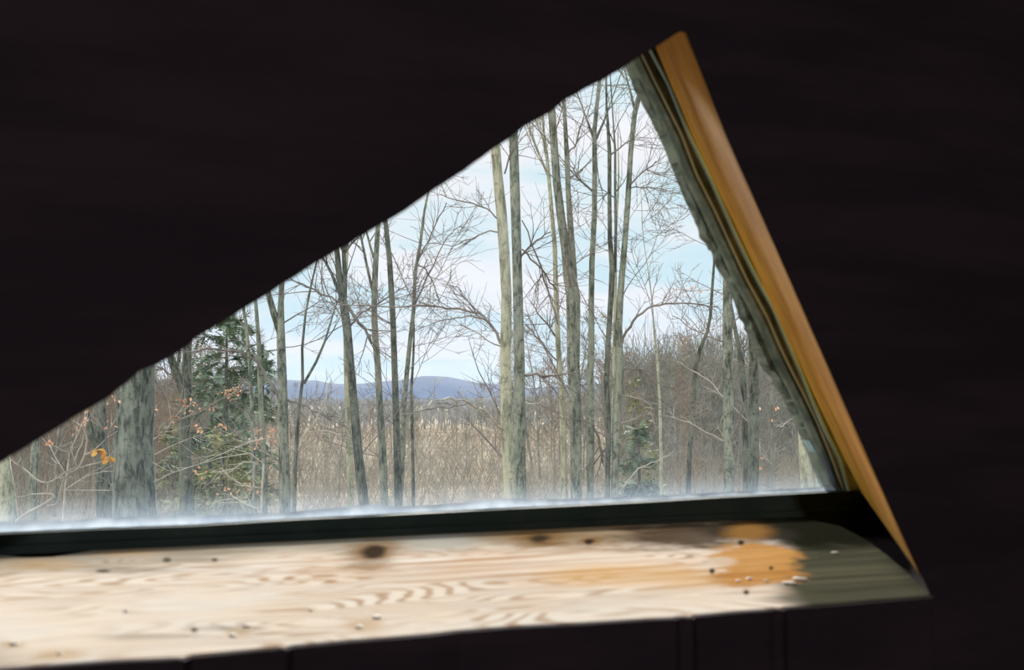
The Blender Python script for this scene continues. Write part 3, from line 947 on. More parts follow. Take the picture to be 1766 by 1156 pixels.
T.append(make_tree('thin_tree', 'thin trunk rising through the dark evergreen', 'tree',
    [(418, 520, 5), (424, 560, 6), (432, 640, 7), (436, 740, 7), (440, 880, 8)], 19.0, 'bark_grey', 10, 1.3, seed=13))
T.append(make_tree('forked_tree', 'grey trunk forked near the slanted edge, with a branch arching left over the evergreen', 'tree',
    [(487, 470, 9), (485, 520, 10), (484, 560, 14), (484, 600, 15), (486, 640, 16), (489, 720, 18), (490, 800, 18), (492, 885, 20)], 14.0, 'bark_grey', 9, 1.4,
    forks=([(459, 490, 8), (465, 515, 11), (472, 540, 12), (482, 572, 12)],),
    branches=([(482, 690, 6), (470, 665, 5), (455, 640, 4.5), (435, 618, 4), (410, 605, 3.5), (370, 602, 3), (325, 607, 2), (270, 605, 1.4)],
              [(492, 688, 4), (520, 698, 3.5), (550, 712, 3), (592, 735, 2)]), seed=14))
T.append(make_tree('forked_sapling', 'slender dark sapling splitting in a Y in front of the blue hill', 'sapling',
    [(549, 440, 2.5), (537, 490, 3.5), (527, 540, 4), (521, 600, 4.5), (522, 655, 5), (516, 700, 6), (513, 740, 6.5), (510, 800, 7), (507, 880, 8)], 12.0, 'bark_dark', 8, 0.9, top=2.5, sides=8,
    forks=([(582, 520, 2), (572, 550, 3), (560, 590, 4), (545, 625, 4.5), (524, 662, 5)],),
    branches=({'p': [(513, 778, 4), (524, 752, 3.5), (545, 725, 3), (561, 700, 3), (563, 680, 2.4), (572, 655, 1.5)], 'mat': 'twig_pale', 'n': 5, 'lt': .4, 'label': 'bleached side branch'},
              {'p': [(530, 745, 2), (560, 743, 2), (596, 750, 1.6)], 'mat': 'twig_pale', 'n': 3, 'lt': .3}), seed=15))
# --- centre left
T.append(make_tree('paired_tree', 'dark right stem of the crossing pair, rusty patch high up near the slanted edge', 'tree',
    [(576, 400, 8), (581, 435, 9), (585, 475, 11), (590, 505, 14), (598, 560, 15), (603, 610, 14), (608, 670, 14), (613, 730, 15), (618, 790, 16), (628, 875, 18)], 14.0, 'bark_dark', 11, 1.5,
    forks=([(592, 405, 7), (593, 440, 7), (595, 480, 8), (594, 515, 8)], [(548, 430, 3), (560, 450, 4), (572, 472, 5), (586, 508, 6)]),
    branches=([(600, 530, 6), (616, 552, 5), (630, 568, 4.5), (640, 592, 4)], [(604, 562, 4), (618, 545, 3.5), (640, 530, 3), (670, 512, 2), (700, 495, 1.4)],
              [(592, 522, 4), (560, 510, 3.5), (530, 495, 3), (500, 480, 2)]), seed=16))
T.append(make_tree('paired_tree', 'pale left stem standing close against the crossing pair', 'tree',
    [(596, 560, 8), (598, 620, 10), (600, 700, 11), (603, 800, 11), (605, 880, 12)], 15.5, 'bark_pale', 3, 1.2, top=3, seed=17))
T.append(make_tree('grey_tree', 'grey trunk bowing slightly left, third from the blue hill gap', 'tree',
    [(655, 350, 6), (651, 390, 8), (647, 470, 10), (646, 530, 10), (647, 580, 11), (651, 630, 11), (655, 700, 12), (660, 790, 13), (663, 870, 14)], 15.0, 'bark_grey', 11, 1.5,
    forks=([(620, 395, 3), (626, 425, 4), (633, 460, 4.5), (644, 508, 5)], [(632, 400, 3), (640, 430, 4), (648, 455, 4)]), seed=18))
T.append(make_tree('dark_tree', 'dark straight trunk left of the wispy thin tree', 'tree',
    [(660, 350, 7), (665, 385, 8), (672, 450, 9), (676, 520, 10), (678, 560, 10), (681, 650, 11), (684, 750, 12), (687, 870, 14)], 14.5, 'bark_dark', 11, 1.5, seed=19))
T.append(make_tree('wispy_tree', 'thin wispy tree fanning into fine twigs against the sky', 'tree',
    [(741, 320, 3), (732, 364, 4), (725, 420, 5), (716, 467, 6), (713, 537, 7), (706, 598, 8), (702, 640, 8), (697, 700, 8), (694, 790, 9), (690, 870, 9)], 15.5, 'bark_grey', 16, 1.6, seed=20, top=2.5,
    branches=([(716, 470, 3), (730, 430, 2.5), (752, 385, 2), (770, 350, 1.5)], [(714, 530, 3), (735, 480, 2.5), (765, 420, 1.8), (785, 395, 1.2)],
              [(718, 455, 3), (735, 465, 2.4), (748, 490, 2), (758, 518, 1.4)])))
T.append(make_tree('thin_tree', 'pencil-thin trunk just right of the wispy tree', 'tree',
    [(714, 570, 3), (713, 612, 4), (709, 677, 5), (711, 747, 5.5), (713, 860, 6)], 16.5, 'bark_dark', 5, 1.0, seed=21, top=1.2, sides=8))
# --- centre pair
T.append(make_tree('beech_tree', 'pale green lichened trunk, left of the tall centre pair, with a long arching branch', 'tree',
    [(851, 220, 16), (855, 258, 17), (858, 300, 17), (864, 363, 18), (869, 430, 18), (873, 506, 18), (873, 560, 19), (872, 620, 20), (874, 734, 21), (877, 800, 21), (880, 870, 22)], 11.0, 'bark_pale', 6, 1.2, top=3, sides=16,
    branches=({'p': [(868, 600, 6), (860, 585, 5), (846, 560, 4.4), (825, 540, 4), (790, 532, 3.4), (740, 528, 3), (680, 530, 2.4), (600, 526, 1.8), (550, 522, 1.2)], 'n': 16, 'lt': .6, 'label': 'long arching dark branch'},
              {'p': [(838, 552, 3), (815, 545, 2.6), (790, 548, 2.2), (750, 556, 1.6), (715, 572, 1)], 'n': 8, 'lt': .4},
              {'p': [(864, 380, 3), (840, 360, 2.4), (800, 348, 2), (760, 335, 1.4)], 'n': 8, 'lt': .5},
              {'p': [(866, 400, 3), (845, 398, 2.4), (815, 412, 2), (780, 425, 1.4), (740, 420, 1)], 'n': 8, 'lt': .5},
              {'p': [(868, 742, 4), (854, 728, 4), (831, 706, 4), (808, 694, 3.6), (774, 686, 3), (745, 692, 2.4), (722, 710, 1.6)], 'mat': 'twig_pale', 'n': 6, 'lt': .35, 'off': -2, 'label': 'bleached dead branch'},
              {'p': [(831, 706, 3), (810, 694, 3), (790, 700, 3), (765, 703, 2.6), (735, 706, 2), (705, 712, 1.4)], 'n': 6, 'lt': .3, 'off': -1},
              {'p': [(868, 600, 2.4), (845, 590, 2), (818, 572, 1.6), (790, 560, 1)], 'n': 5, 'lt': .4}), seed=22))
T.append(make_tree('beech_tree', 'pale trunk darkening downward, right of the tall centre pair', 'tree',
    [(885, 205, 15), (886, 250, 16), (888, 330, 17), (891, 430, 16), (893, 520, 17), (896, 620, 19), (896, 700, 20), (896, 780, 21), (898, 870, 20)], 12.0, 'bark_grey', 6, 1.2, top=3, sides=16,
    branches=([(893, 455, 4), (905, 435, 3.4), (925, 415, 3), (950, 400, 2)], [(905, 648, 5), (925, 645, 4), (940, 651, 3.6), (968, 645, 3), (992, 648, 2)],
              {'p': [(897, 690, 3), (920, 697, 2.6), (945, 690, 2)], 'mat': 'twig_pale', 'n': 3, 'lt': .3},
              [(870, 300, 3), (878, 270, 2.6), (890, 235, 2)],
              [(900, 430, 2.6), (925, 455, 3), (945, 480, 3), (960, 500, 3)], [(900, 380, 2), (925, 440, 2.6), (945, 500, 3), (962, 560, 3)]), seed=23))
# --- right of centre
T.append(make_tree('slim_tree', 'slim trunk just left of the stout lichened tree', 'tree',
    [(938, 230, 4), (942, 260, 5), (945, 291, 6), (951, 363, 7), (957, 429, 8), (960, 533, 9), (963, 605, 9), (969, 678, 10), (971, 750, 11), (974, 870, 11)], 13.5, 'bark_pale', 9, 1.5,
    forks=([(915, 230, 3), (928, 262, 4), (944, 300, 4)], [(925, 210, 3), (936, 240, 3), (945, 285, 4)]),
    branches=([(958, 580, 3), (935, 550, 2.6), (915, 520, 2)], [(964, 625, 3), (935, 590, 2.4), (905, 560, 2)]), seed=24))
T.append(make_tree('stout_tree', 'stout lichened trunk whose two stems join halfway up, right of the centre pair', 'tree',
    [(947, 165, 12), (951, 195, 13), (956, 258, 13), (961, 314, 14), (968, 380, 15), (976, 429, 17), (983, 478, 23), (987, 510, 25), (989, 569, 24), (989, 623, 22), (992, 696, 21), (993, 769, 20), (994, 870, 19)], 13.0, 'bark_grey', 8, 1.3, sides=16,
    forks=([(972, 150, 5), (973, 182, 6), (977, 258, 8), (980, 330, 9), (986, 420, 11), (990, 480, 12)],),
    branches=([(979, 265, 3), (995, 245, 2.6), (1005, 210, 2), (1012, 185, 1.5)],), seed=25))
T.append(make_tree('slim_tree', 'slim trunk forking high under the slanted edge, right of the stout lichened tree', 'tree',
    [(1036, 110, 5), (1033, 143, 6), (1029, 185, 7), (1025, 225, 8), (1026, 297, 9), (1025, 380, 9), (1021, 450, 10), (1020, 520, 10), (1020, 590, 11), (1018, 660, 12), (1019, 750, 12), (1018, 870, 13)], 13.5, 'bark_grey', 10, 1.4,
    forks=([(1006, 190, 2.4), (1014, 212, 3.4), (1025, 242, 5)], [(1052, 180, 2.4), (1042, 208, 3.4), (1028, 240, 5)]),
    branches=([(1022, 330, 4), (1005, 315, 3), (990, 295, 2), (980, 280, 1.4)],
              [(1020, 720, 5), (1028, 745, 4), (1036, 775, 4), (1040, 800, 3)]), seed=26))
T.append(make_tree('dark_tree', 'dark slender trunk left of the leaning pale trunk', 'tree',
    [(1046, 180, 3.4), (1048, 212, 5), (1051, 264, 7), (1051, 347, 7), (1052, 412, 8), (1056, 462, 10), (1054, 510, 10), (1049, 587, 9), (1046, 660, 9), (1049, 750, 9), (1047, 870, 9)], 12.5, 'bark_dark', 9, 1.3,
    forks=([(1058, 215, 2.4), (1061, 260, 4), (1061, 330, 4.4), (1062, 396, 5), (1061, 470, 5)],), seed=27,
    branches=([(1051, 330, 3), (1040, 345, 2), (1032, 310, 1.5)], [(1052, 268, 3), (1075, 250, 2.4), (1095, 235, 1.6)])))
T.append(make_tree('leaning_tree', 'pale trunk leaning right toward the window apex, with a branch arching right', 'tree',
    [(1111, 125, 8), (1104, 156, 9), (1094, 199, 9), (1088, 264, 9), (1083, 347, 10), (1078, 412, 10), (1073, 472, 11), (1069, 520, 12), (1067, 569, 12), (1069, 634, 14), (1064, 696, 15), (1062, 750, 14), (1060, 870, 13)], 12.5, 'bark_grey', 9, 1.3,
    forks=([(1074, 105, 3), (1081, 135, 3), (1089, 165, 4), (1095, 190, 4)],),
    branches=({'p': [(1070, 600, 5), (1080, 572, 4.4), (1098, 546, 4), (1125, 528, 3.4), (1160, 524, 3), (1216, 527, 2), (1240, 532, 1.2)], 'n': 12, 'lt': .5, 'label': 'dark branch arching right'},
              [(1076, 637, 4), (1100, 637, 3.6), (1125, 655, 3), (1165, 672, 2)],
              [(1050, 757, 4), (1065, 736, 3.6), (1091, 725, 3.4), (1134, 703, 2)],
              {'p': [(1072, 683, 2.4), (1109, 689, 2.4), (1123, 703, 2), (1128, 730, 1.6)], 'mat': 'twig_pale', 'n': 4, 'lt': .3},
              {'p': [(1072, 845, 3), (1094, 816, 2.6), (1123, 798, 2.2), (1152, 787, 1.4)], 'mat': 'twig_pale', 'n': 4, 'lt': .3},
              [(1086, 320, 3), (1105, 300, 2.4), (1132, 278, 2)], [(1085, 325, 2.4), (1120, 323, 2), (1180, 335, 1.2)]), seed=28))
T.append(make_tree('thin_tree', 'thin stem pressed between the dark slender trunk and the leaning pale trunk', 'tree',
    [(1061, 440, 5), (1061, 520, 6), (1060, 600, 6), (1058, 680, 6), (1056, 780, 6), (1055, 870, 7)], 14.5, 'bark_pale', 3, 1.0, seed=29, top=2, sides=8))
# --- right group
T.append(make_tree('thin_tree', 'thin pale tree fanning out between the arching branch and the curving dark tree', 'tree',
    [(1127, 555, 2.4), (1129, 580, 3.4), (1134, 623, 4.5), (1138, 696, 5.5), (1140, 787, 6), (1141, 870, 6)], 18.0, 'bark_pale', 13, 1.7, seed=30, top=2.6, sides=8, tw=8))
T.append(make_tree('curving_tree', 'thin dark tree with an S-curve, right of the thin pale tree', 'tree',
    [(1234, 410, 3), (1232, 450, 4), (1228, 504, 5), (1225, 545, 5.5), (1220, 572, 6), (1207, 603, 7), (1199, 635, 7), (1196, 680, 7), (1195, 732, 7), (1190, 773, 8), (1186, 870, 9)], 13.0, 'bark_dark', 8, 1.1, seed=31, top=1.6, sides=10))
T.append(make_tree('mottled_tree', 'mottled grey trunk, leftmost and straightest of the right-hand trio', 'tree',
    [(1253, 440, 14), (1254, 475, 15), (1255, 566, 18), (1256, 690, 19), (1257, 773, 18), (1257, 870, 18)], 12.0, 'bark_grey', 6, 1.2, seed=32, sides=16,
    branches=({'p': [(1290, 727, 2.6), (1268, 706, 2.8), (1253, 690, 2.8), (1224, 657, 2.4), (1190, 638, 2), (1168, 624, 1.2)], 'mat': 'twig_pale', 'n': 4, 'lt': .3, 'label': 'bleached twig'},
              {'p': [(1268, 765, 2.6), (1245, 760, 2.6), (1203, 737, 2), (1158, 718, 1.2)], 'mat': 'twig_pale', 'n': 5, 'lt': .3},
              [(1250, 590, 3), (1220, 580, 2.4), (1190, 566, 2), (1160, 545, 1.4)])))
T.append(make_tree('slim_tree', 'slim dark trunk, middle of the right-hand trio', 'tree',
    [(1258, 510, 5), (1265, 553, 7), (1272, 590, 8), (1278, 624, 10), (1284, 690, 10), (1286, 760, 10), (1286, 870, 10)], 13.0, 'bark_dark', 5, 1.1, seed=33))
T.append(make_tree('mottled_tree', 'dark mottled trunk, rightmost of the right-hand trio', 'tree',
    [(1293, 520, 9), (1296, 558, 12), (1299, 607, 15), (1300, 690, 18), (1300, 752, 17), (1298, 870, 18)], 12.5, 'bark_dark', 6, 1.2, seed=34, sides=16,
    branches=([(1308, 677, 4), (1322, 666, 3), (1342, 653, 2)],)))
T.append(make_tree('pale_tree', 'pale mottled trunk in the lower right corner of the glass', 'tree',
    [(1374, 660, 14), (1380, 710, 16), (1385, 752, 18), (1389, 794, 20), (1392, 835, 22), (1393, 870, 22)], 11.0, 'bark_pale', 4, 0.9, seed=35, sides=16,
    branches=({'p': [(1378, 719, 2.4), (1362, 725, 2), (1346, 737, 1.6)], 'mat': 'twig_pale', 'n': 2, 'lt': .2},)))
T.append(make_tree('thin_tree', 'thin light stem against the right corner of the glass', 'tree',
    [(1400, 720, 6), (1405, 770, 7), (1409, 820, 8), (1411, 870, 8)], 14.0, 'bark_pale', 3, 0.9, seed=36, sides=8))

# ------------------------------------------------------------------ gnarled bleached sapling close to the window
R.seed(40)
GD = 4.2
base = at(20, 905, GD); base.z = gz_at(base.x, GD)
root = empty('gnarled_sapling', base)
tag(root, 'gnarled bleached sapling close to the glass at the far left', 'sapling')


def px_tube(mb, line, d, sides=7, jit=0.0):
    p2, r2 = [], []
    for (a, b) in zip(line, line[1:]):
        for j in range(3):
            t = j / 3
            p2.append(at(a[0] + (b[0] - a[0]) * t, a[1] + (b[1] - a[1]) * t, d + jit * math.sin(a[0] * .1)))
            r2.append((a[2] + (b[2] - a[2]) * t) / 2 / F * d)
    p2.append(at(line[-1][0], line[-1][1], d)); r2.append(line[-1][2] / 2 / F * d)
    mb.tube(p2, r2, sides)
    return p2, r2


mb = MB()
st = at(30, 897, GD)
mb.tube([base, base.lerp(st, .5) + Vector((.04, 0, 0)), st, at(50, 884, GD), at(75, 871, GD), at(88, 862, GD), at(95, 857, GD)], [.016, .013, .0075, .0068, .0062, .0056, .005], 10)
mb.build('trunk', M['twig_pale'], root, base, smooth=True)
for ln in ([(94, 858, 4.5), (90, 853, 4), (80, 852, 3.4), (55, 853, 3), (40, 857, 2.5), (29, 858, 1.8)],
           [(82, 873, 3), (96, 871, 3.4), (101, 862, 3.4), (104, 850, 3.4), (108, 832, 3.4), (116, 820, 3.4), (130, 812, 4), (137, 806, 4), (146, 785, 3), (150, 760, 2.6), (147, 745, 2), (140, 732, 1.6)],
           [(137, 808, 3), (150, 803, 2.6), (168, 799, 2.4), (182, 795, 1.8)],
           [(146, 785, 2.6), (158, 780, 2.4), (172, 768, 2), (183, 757, 1.6), (190, 740, 1.2), (200, 722, 1)],
           [(80, 833, 3), (90, 830, 3), (100, 824, 2.6), (117, 812, 2.4), (132, 806, 2)],
           [(80, 833, 3.2), (70, 831, 3.2), (60, 826, 3.4), (50, 816, 3.2), (38, 806, 3), (26, 799, 2.8), (16, 790, 2.4)],
           [(80, 852, 2.2), (82, 842, 2), (80, 833, 2)],
           [(128, 800, 2), (134, 780, 2), (142, 765, 1.8), (148, 735, 1.6), (151, 715, 1.2)],
           [(112, 846, 2), (140, 846, 1.8), (170, 846, 1.8), (190, 846, 1.6), (193, 835, 1.2)],
           [(88, 768, 1.6), (98, 772, 2), (108, 778, 2), (120, 781, 1.6)],
           [(133, 805, 2), (127, 790, 1.6), (122, 775, 1.2)]):
    b = MB()
    pth, rd = px_tube(b, ln, GD)
    twigs_on(b, pth, rd, 4, 0.09, 0, 0.0013, .3)
    b.build('branch', M['twig_pale'], root, base, smooth=True)


def leaf_shape(mb, c, size, k=1.0):
    ax = Vector((R.uniform(-1, 1), R.uniform(-1, 1), R.uniform(-1, .2))).normalized()
    sd_ = ax.cross(Vector((R.uniform(-1, 1), R.uniform(-1, 1), R.uniform(-1, 1)))).normalized()
    nn = ax.cross(sd_)
    pr = [(0, 0.02), (.2, .28), (.35, .2), (.5, .40), (.65, .24), (.8, .26), (1, .02)]
    L = [c + ax * size * t + sd_ * size * w + nn * size * .22 * math.sin(t * 3) for t, w in pr]
    C_ = [c + ax * size * t + nn * size * (.22 * math.sin(t * 3) - .12) for t, w in pr]
    Rr = [c + ax * size * t - sd_ * size * w + nn * size * .22 * math.sin(t * 3) for t, w in pr]
    for i in range(len(pr) - 1):
        mb.face([L[i], C_[i], C_[i + 1], L[i + 1]]); mb.face([C_[i], Rr[i], Rr[i + 1], C_[i + 1]])


M['leaf_bright'] = simple('yellow_orange_leaf', (0.66, 0.34, 0.06), (0.80, 0.48, 0.14), 20, 0.7)
b = MB()
for (x, y) in ((168, 777), (172, 779), (176, 780), (180, 782), (184, 786), (187, 789), (188, 793), (189, 797), (186, 801)):
    leaf_shape(b, at(x, y, GD) + Vector((-.012, 0, .006)), 0.036)
tag(b.build('leaf_clump', M['leaf_bright'], root, base), 'curled yellow orange leaf clump')


# saplings with rusty leaves in front of the evergreen
def leafy_sapling(label, d, stem, twig_lines, clusters, mat, seed, lsize=0.036):
    R.seed(seed)
    st = [at(x, y, d) for x, y, w in stem]
    ba = st[-1].copy(); ba.z = gz_at(ba.x, d)
    root = empty('leafy_sapling', ba)
    tag(root, label, 'sapling', 'saplings holding rusty leaves')
    mb = MB(); mb.tube(st + [ba], [w / 2 / F * d for x, y, w in stem] + [stem[-1][2] * .8 / F * d], 8)
    mb.build('trunk', M[mat], root, ba, smooth=True)
    for ln in twig_lines:
        b = MB(); pth, rd = px_tube(b, ln, d)
        twigs_on(b, pth, rd, 7, 0.03 * d, 0, 0.0003 * d, .2)
        b.build('branch', M[mat], root, ba, smooth=True)
    b = MB()
    for (x, y, sx, sy, n) in clusters:
        for _ in range(n):
            leaf_shape(b, at(x + R.gauss(0, sx), y + R.gauss(0, sy), d + R.uniform(-.2, .2)), lsize * R.uniform(.6, 1.1))
    tag(b.build('dry_leaves', M['leaf'], root, ba), 'rusty dry leaves', kind='stuff')


leafy_sapling('leafy sapling reaching across in front of the forked dark trunk, rustiest leaves of all', 14.6,
    [(240, 775, 2.4), (238, 800, 3), (236, 850, 4), (236, 910, 5)],
    ([(240, 776, 3), (262, 760, 3), (285, 745, 3), (305, 728, 2.6), (350, 706, 2.2), (395, 682, 1.8), (420, 665, 1.2)], [(285, 746, 2), (300, 722, 1.6), (318, 700, 1.4)],
     [(238, 800, 2), (290, 772, 2), (330, 755, 1.6), (385, 738, 1.2)]),
    ((320, 698, 9, 6, 34), (300, 716, 6, 5, 14), (395, 678, 12, 6, 26), (410, 668, 8, 5, 14), (345, 742, 7, 5, 12), (385, 737, 9, 5, 14), (268, 700, 4, 4, 5), (210, 755, 3, 3, 4), (355, 705, 12, 5, 8)), 'twig_pale', 41, .05)
leafy_sapling('leafy sapling low in front of the yellowish evergreen, with crooked bleached twigs', 9.5,
    [(455, 800, 3), (452, 840, 4), (450, 910, 5)],
    ([(452, 842, 3), (420, 838, 2.6), (395, 822, 2.2), (385, 812, 1.6)], [(440, 798, 2.6), (437, 820, 2.4), (438, 850, 3)], [(440, 798, 2.6), (420, 797, 2.4), (405, 808, 2.4), (372, 815, 1.6)],
     [(455, 800, 2), (430, 782, 2), (380, 790, 1.6), (330, 805, 1.4), (280, 822, 1.2)], [(470, 755, 2), (430, 762, 2), (390, 780, 1.6), (345, 800, 1.2)], [(450, 880, 2.6), (420, 868, 2.4), (400, 855, 2)]),
    ((395, 848, 12, 6, 12), (460, 745, 14, 7, 16), (350, 820, 14, 6, 8), (430, 840, 12, 6, 10), (475, 760, 8, 5, 6), (440, 770, 8, 5, 6)), 'twig_pale', 42, .034)
leafy_sapling('leafy sapling at far left behind the gnarled bleached sapling, a few rusty leaves', 8.0,
    [(120, 780, 2), (112, 840, 3), (108, 910, 4)],
    ([(120, 780, 2), (134, 750, 1.6), (146, 720, 1.4), (150, 700, 1)], [(115, 820, 2), (96, 790, 1.6), (84, 765, 1.2)], [(112, 845, 2), (150, 820, 1.6), (185, 812, 1.2)]),
    ((146, 722, 5, 5, 10), (132, 741, 4, 4, 5), (82, 764, 5, 5, 6), (190, 730, 5, 5, 5), (195, 690, 4, 4, 4)), 'twig_pale', 43)
b_ = [(1255, 508, 8, 4, 10), (1240, 503, 12, 4, 8), (1180, 498, 14, 6, 12)]
leafy_sapling('leafy sapling with a few reddish leaves around the mottled right-hand trunk', 13.4,
    [(1286, 560, 1.4), (1299, 640, 2), (1300, 760, 3), (1299, 890, 4)],
    ([(1286, 560, 1.6), (1272, 515, 1.6), (1255, 500, 1.4), (1225, 500, 1.2), (1180, 502, 1)], [(1299, 640, 2), (1290, 630, 1.6), (1284, 620, 1)], [(1299, 740, 2), (1310, 765, 2), (1312, 790, 1.6)]),
    (*b_, (1294, 630, 5, 6, 8), (1300, 690, 10, 10, 4), (1310, 800, 6, 8, 5), (1350, 700, 12, 12, 6)), 'twig_pale', 44, .045)


# ------------------------------------------------------------------ evergreens
def conifer(label, px, ytop, dist, rad, mat, seed, name='evergreen_tree', dens=1.0, droop=0.35, low=0.3, shape=.75):
    R.seed(seed)
    topp = at(px, ytop, dist)
    ba = Vector((topp.x, dist, gz_at(topp.x, dist)))
    H = topp.z - ba.z
    root = empty(name, ba); tag(root, label, 'evergreen tree')
    mb = MB(); mb.tube([ba, ba + Vector((0, 0, H * .5)), ba + Vector((0, 0, H))], [rad * .07, rad * .045, .006], 8)
    mb.build('trunk', M['bark_dark'], root, ba, smooth=True)
    br = MB(); fo = MB()
    n = int(26 * H * dens)
    for i in range(n):
        t = R.uniform(low / H, 1.0) if H > 1 else R.random()
        z = H * t
        L = rad * (1 - t) ** shape * R.uniform(.7, 1.15) + 0.08
        az = R.uniform(0, 6.283)
        d = Vector((math.cos(az), math.sin(az), R.uniform(.05, .3)))
        pts, rr = polyjit(ba + Vector((0, 0, z)), d, L, .012, .004, 6, .08, -droop * .25)
        br.tube(pts, rr, 4, cap=False)
        m_ = int(26 * L) + 6
        for _ in range(m_):
            s = R.uniform(.1, 1) * 6; k = min(int(s), 5)
            c = pts[k].lerp(pts[k + 1], s - k)
            dd = (pts[k + 1] - pts[k]).normalized()
            l2 = R.uniform(.1, .24)
            tw = sidedir(dd, R.uniform(.5, 1.1)); tw.z -= .25; tw.normalize()
            # a feathery spray: slim leaf-like blades along the twig
            sd_ = tw.cross(Vector((0, 0, 1)) + Vector((R.uniform(-.4, .4), R.uniform(-.4, .4), 0))).normalized()
            for q in range(4):
                o = c + tw * l2 * q / 4
                for sg in (-1, 1):
                    e = o + (tw * .6 + sd_ * sg).normalized() * l2 * .42
                    fo.face([o, e, o + tw * l2 * .24])
    br.build('branches', M['twig'], root, ba)
    tag(fo.build('foliage', M[mat], root, ba), kind='stuff')


conifer('tall loose dark evergreen on the left, behind the arching branch', 392, 525, 24, 1.25, 'needles', 51, dens=.5, shape=.3, droop=.5)
conifer('dense dark evergreen low on the left, beside the forked dark trunk', 366, 640, 27, 1.3, 'needles', 52, dens=.6, shape=.45)
conifer('yellowish green evergreen at the bottom left, in front of the dark ones', 385, 738, 21, 1.25, 'needles_olive', 53, droop=.2)
conifer('narrow dark evergreen just left of the forked grey tree', 455, 590, 29, 0.9, 'needles', 54, dens=.35)
conifer('faint evergreen immediately right of the thick furrowed trunk', 296, 735, 30, 0.9, 'needles_olive', 57, dens=.7)
conifer('small bushy dark evergreen at the foot of the leaning pale trunk', 1102, 738, 20, 0.75, 'needles', 55, dens=.8)
conifer('faint green evergreen further back above the small bushy one', 1092, 655, 34, 1.0, 'needles_olive', 56, dens=.5)


# ------------------------------------------------------------------ the thicket: many slender bare trees further back
def bare_mesh(seed, H, mat, nb, tl, r0=0.05, rmin=0.010):
    R.seed(seed)
    mb = MB()
    pts = [Vector((0, 0, -.1))]; d = Vector((R.uniform(-.05, .05), R.uniform(-.05, .05), 1)).normalized()
    n = 10
    for i in range(n):
        d = (d + Vector((R.uniform(-.07, .07), R.uniform(-.07, .07), .04))).normalized(); pts.append(pts[-1] + d * H / n)
    rad = [r0 * (1 - .85 * i / n) for i in range(n + 1)]
    mb.tube(pts, rad, 5)
    for _ in range(nb):
        s = R.uniform(.22, .97) * n; k = min(int(s), n - 1)
        p = pts[k].lerp(pts[k + 1], s - k)
        az = R.uniform(0, 6.283); el = R.uniform(.2, 1.1)
        dr = Vector((math.cos(az) * math.cos(el), math.sin(az) * math.cos(el), math.sin(el)))
        q, rr = polyjit(p, dr, tl * R.uniform(.5, 1.2) * (1.15 - s / n), max(rmin, rad[k] * .45), rmin * .7, 5, .14, .06)
        mb.tube(q, rr, 3, cap=False)
        twigs_on(mb, q, rr, 6, tl * .38, 1 if R.random() < .5 else 0, rmin * .75, .15)
    o = mb.build('bare_tree', M[mat], smooth=True)
    return o


protos = [bare_mesh(60, 7.0, 'far_bark', 34, 1.5), bare_mesh(61, 8.5, 'far_bark', 38, 1.7, .07), bare_mesh(62, 6.0, 'far_brown', 30, 1.4, .04),
          bare_mesh(63, 7.5, 'far_brown', 34, 1.6, .05), bare_mesh(64, 9.0, 'far_bark', 36, 1.6, .08), bare_mesh(65, 5.0, 'far_bark', 32, 1.3, .035)]
R.seed(70)
used = set()


def put_bare(px, d, H, zone):
    k = R.randrange(6)
    pr = protos[k]
    if k in used:
        o = pr.copy(); COL.objects.link(o)
    else:
        o = pr; used.add(k)
    hp = (7.0, 8.5, 6.0, 7.5, 9.0, 5.0)[k]
    p = at(px, 690, d)
    o.location = (p.x, d, gz_at(p.x, d) - .02)
    s = H / hp
    o.scale = (s * R.uniform(.85, 1.15), s * R.uniform(.85, 1.15), s)
    o.rotation_euler = (0, 0, R.uniform(0, 6.28))
    marks = [(-60, 'the picture edge'), (16, 'the hazy pale grey trunk'), (175, 'the dim brown trunk'), (235, 'the thick furrowed trunk'), (322, 'the green-forked trunk'),
             (430, 'the evergreen-side thin trunk'), (488, 'the arching-branch grey fork'), (513, 'the Y-shaped dark sapling'), (610, 'the crossing pair'),
             (655, 'the bowed grey trunk'), (684, 'the dark straight trunk'), (712, 'the pencil-thin trunk'), (873, 'the pale beech'), (896, 'the darker beech'), (969, 'the slim pale trunk'),
             (990, 'the stout lichened trunk'), (1019, 'the high-forking slim trunk'), (1050, 'the dark slender trunk'), (1064, 'the leaning pale trunk'), (1138, 'the thin fanning tree'),
             (1195, 'the S-curved tree'), (1256, 'the straight mottled trunk'), (1285, 'the slim trio trunk'), (1300, 'the dark mottled trunk'), (1390, 'the pale corner trunk'), (1500, 'the window stile')]
    for (a_, an), (b_2, bn) in zip(marks, marks[1:]):
        if a_ <= px <= b_2: break
    tone = 'brown' if k in (2, 3) else 'grey'
    size = 'tall' if H > 6 else ('short' if H < 4 else 'mid-height')
    far = 'near' if d < 34 else ('distant' if d > 55 else 'midway')
    tag(o, f'{size} {tone} bare tree {far}, between {an[4:]} and {bn[4:]}', 'tree', zone[1])


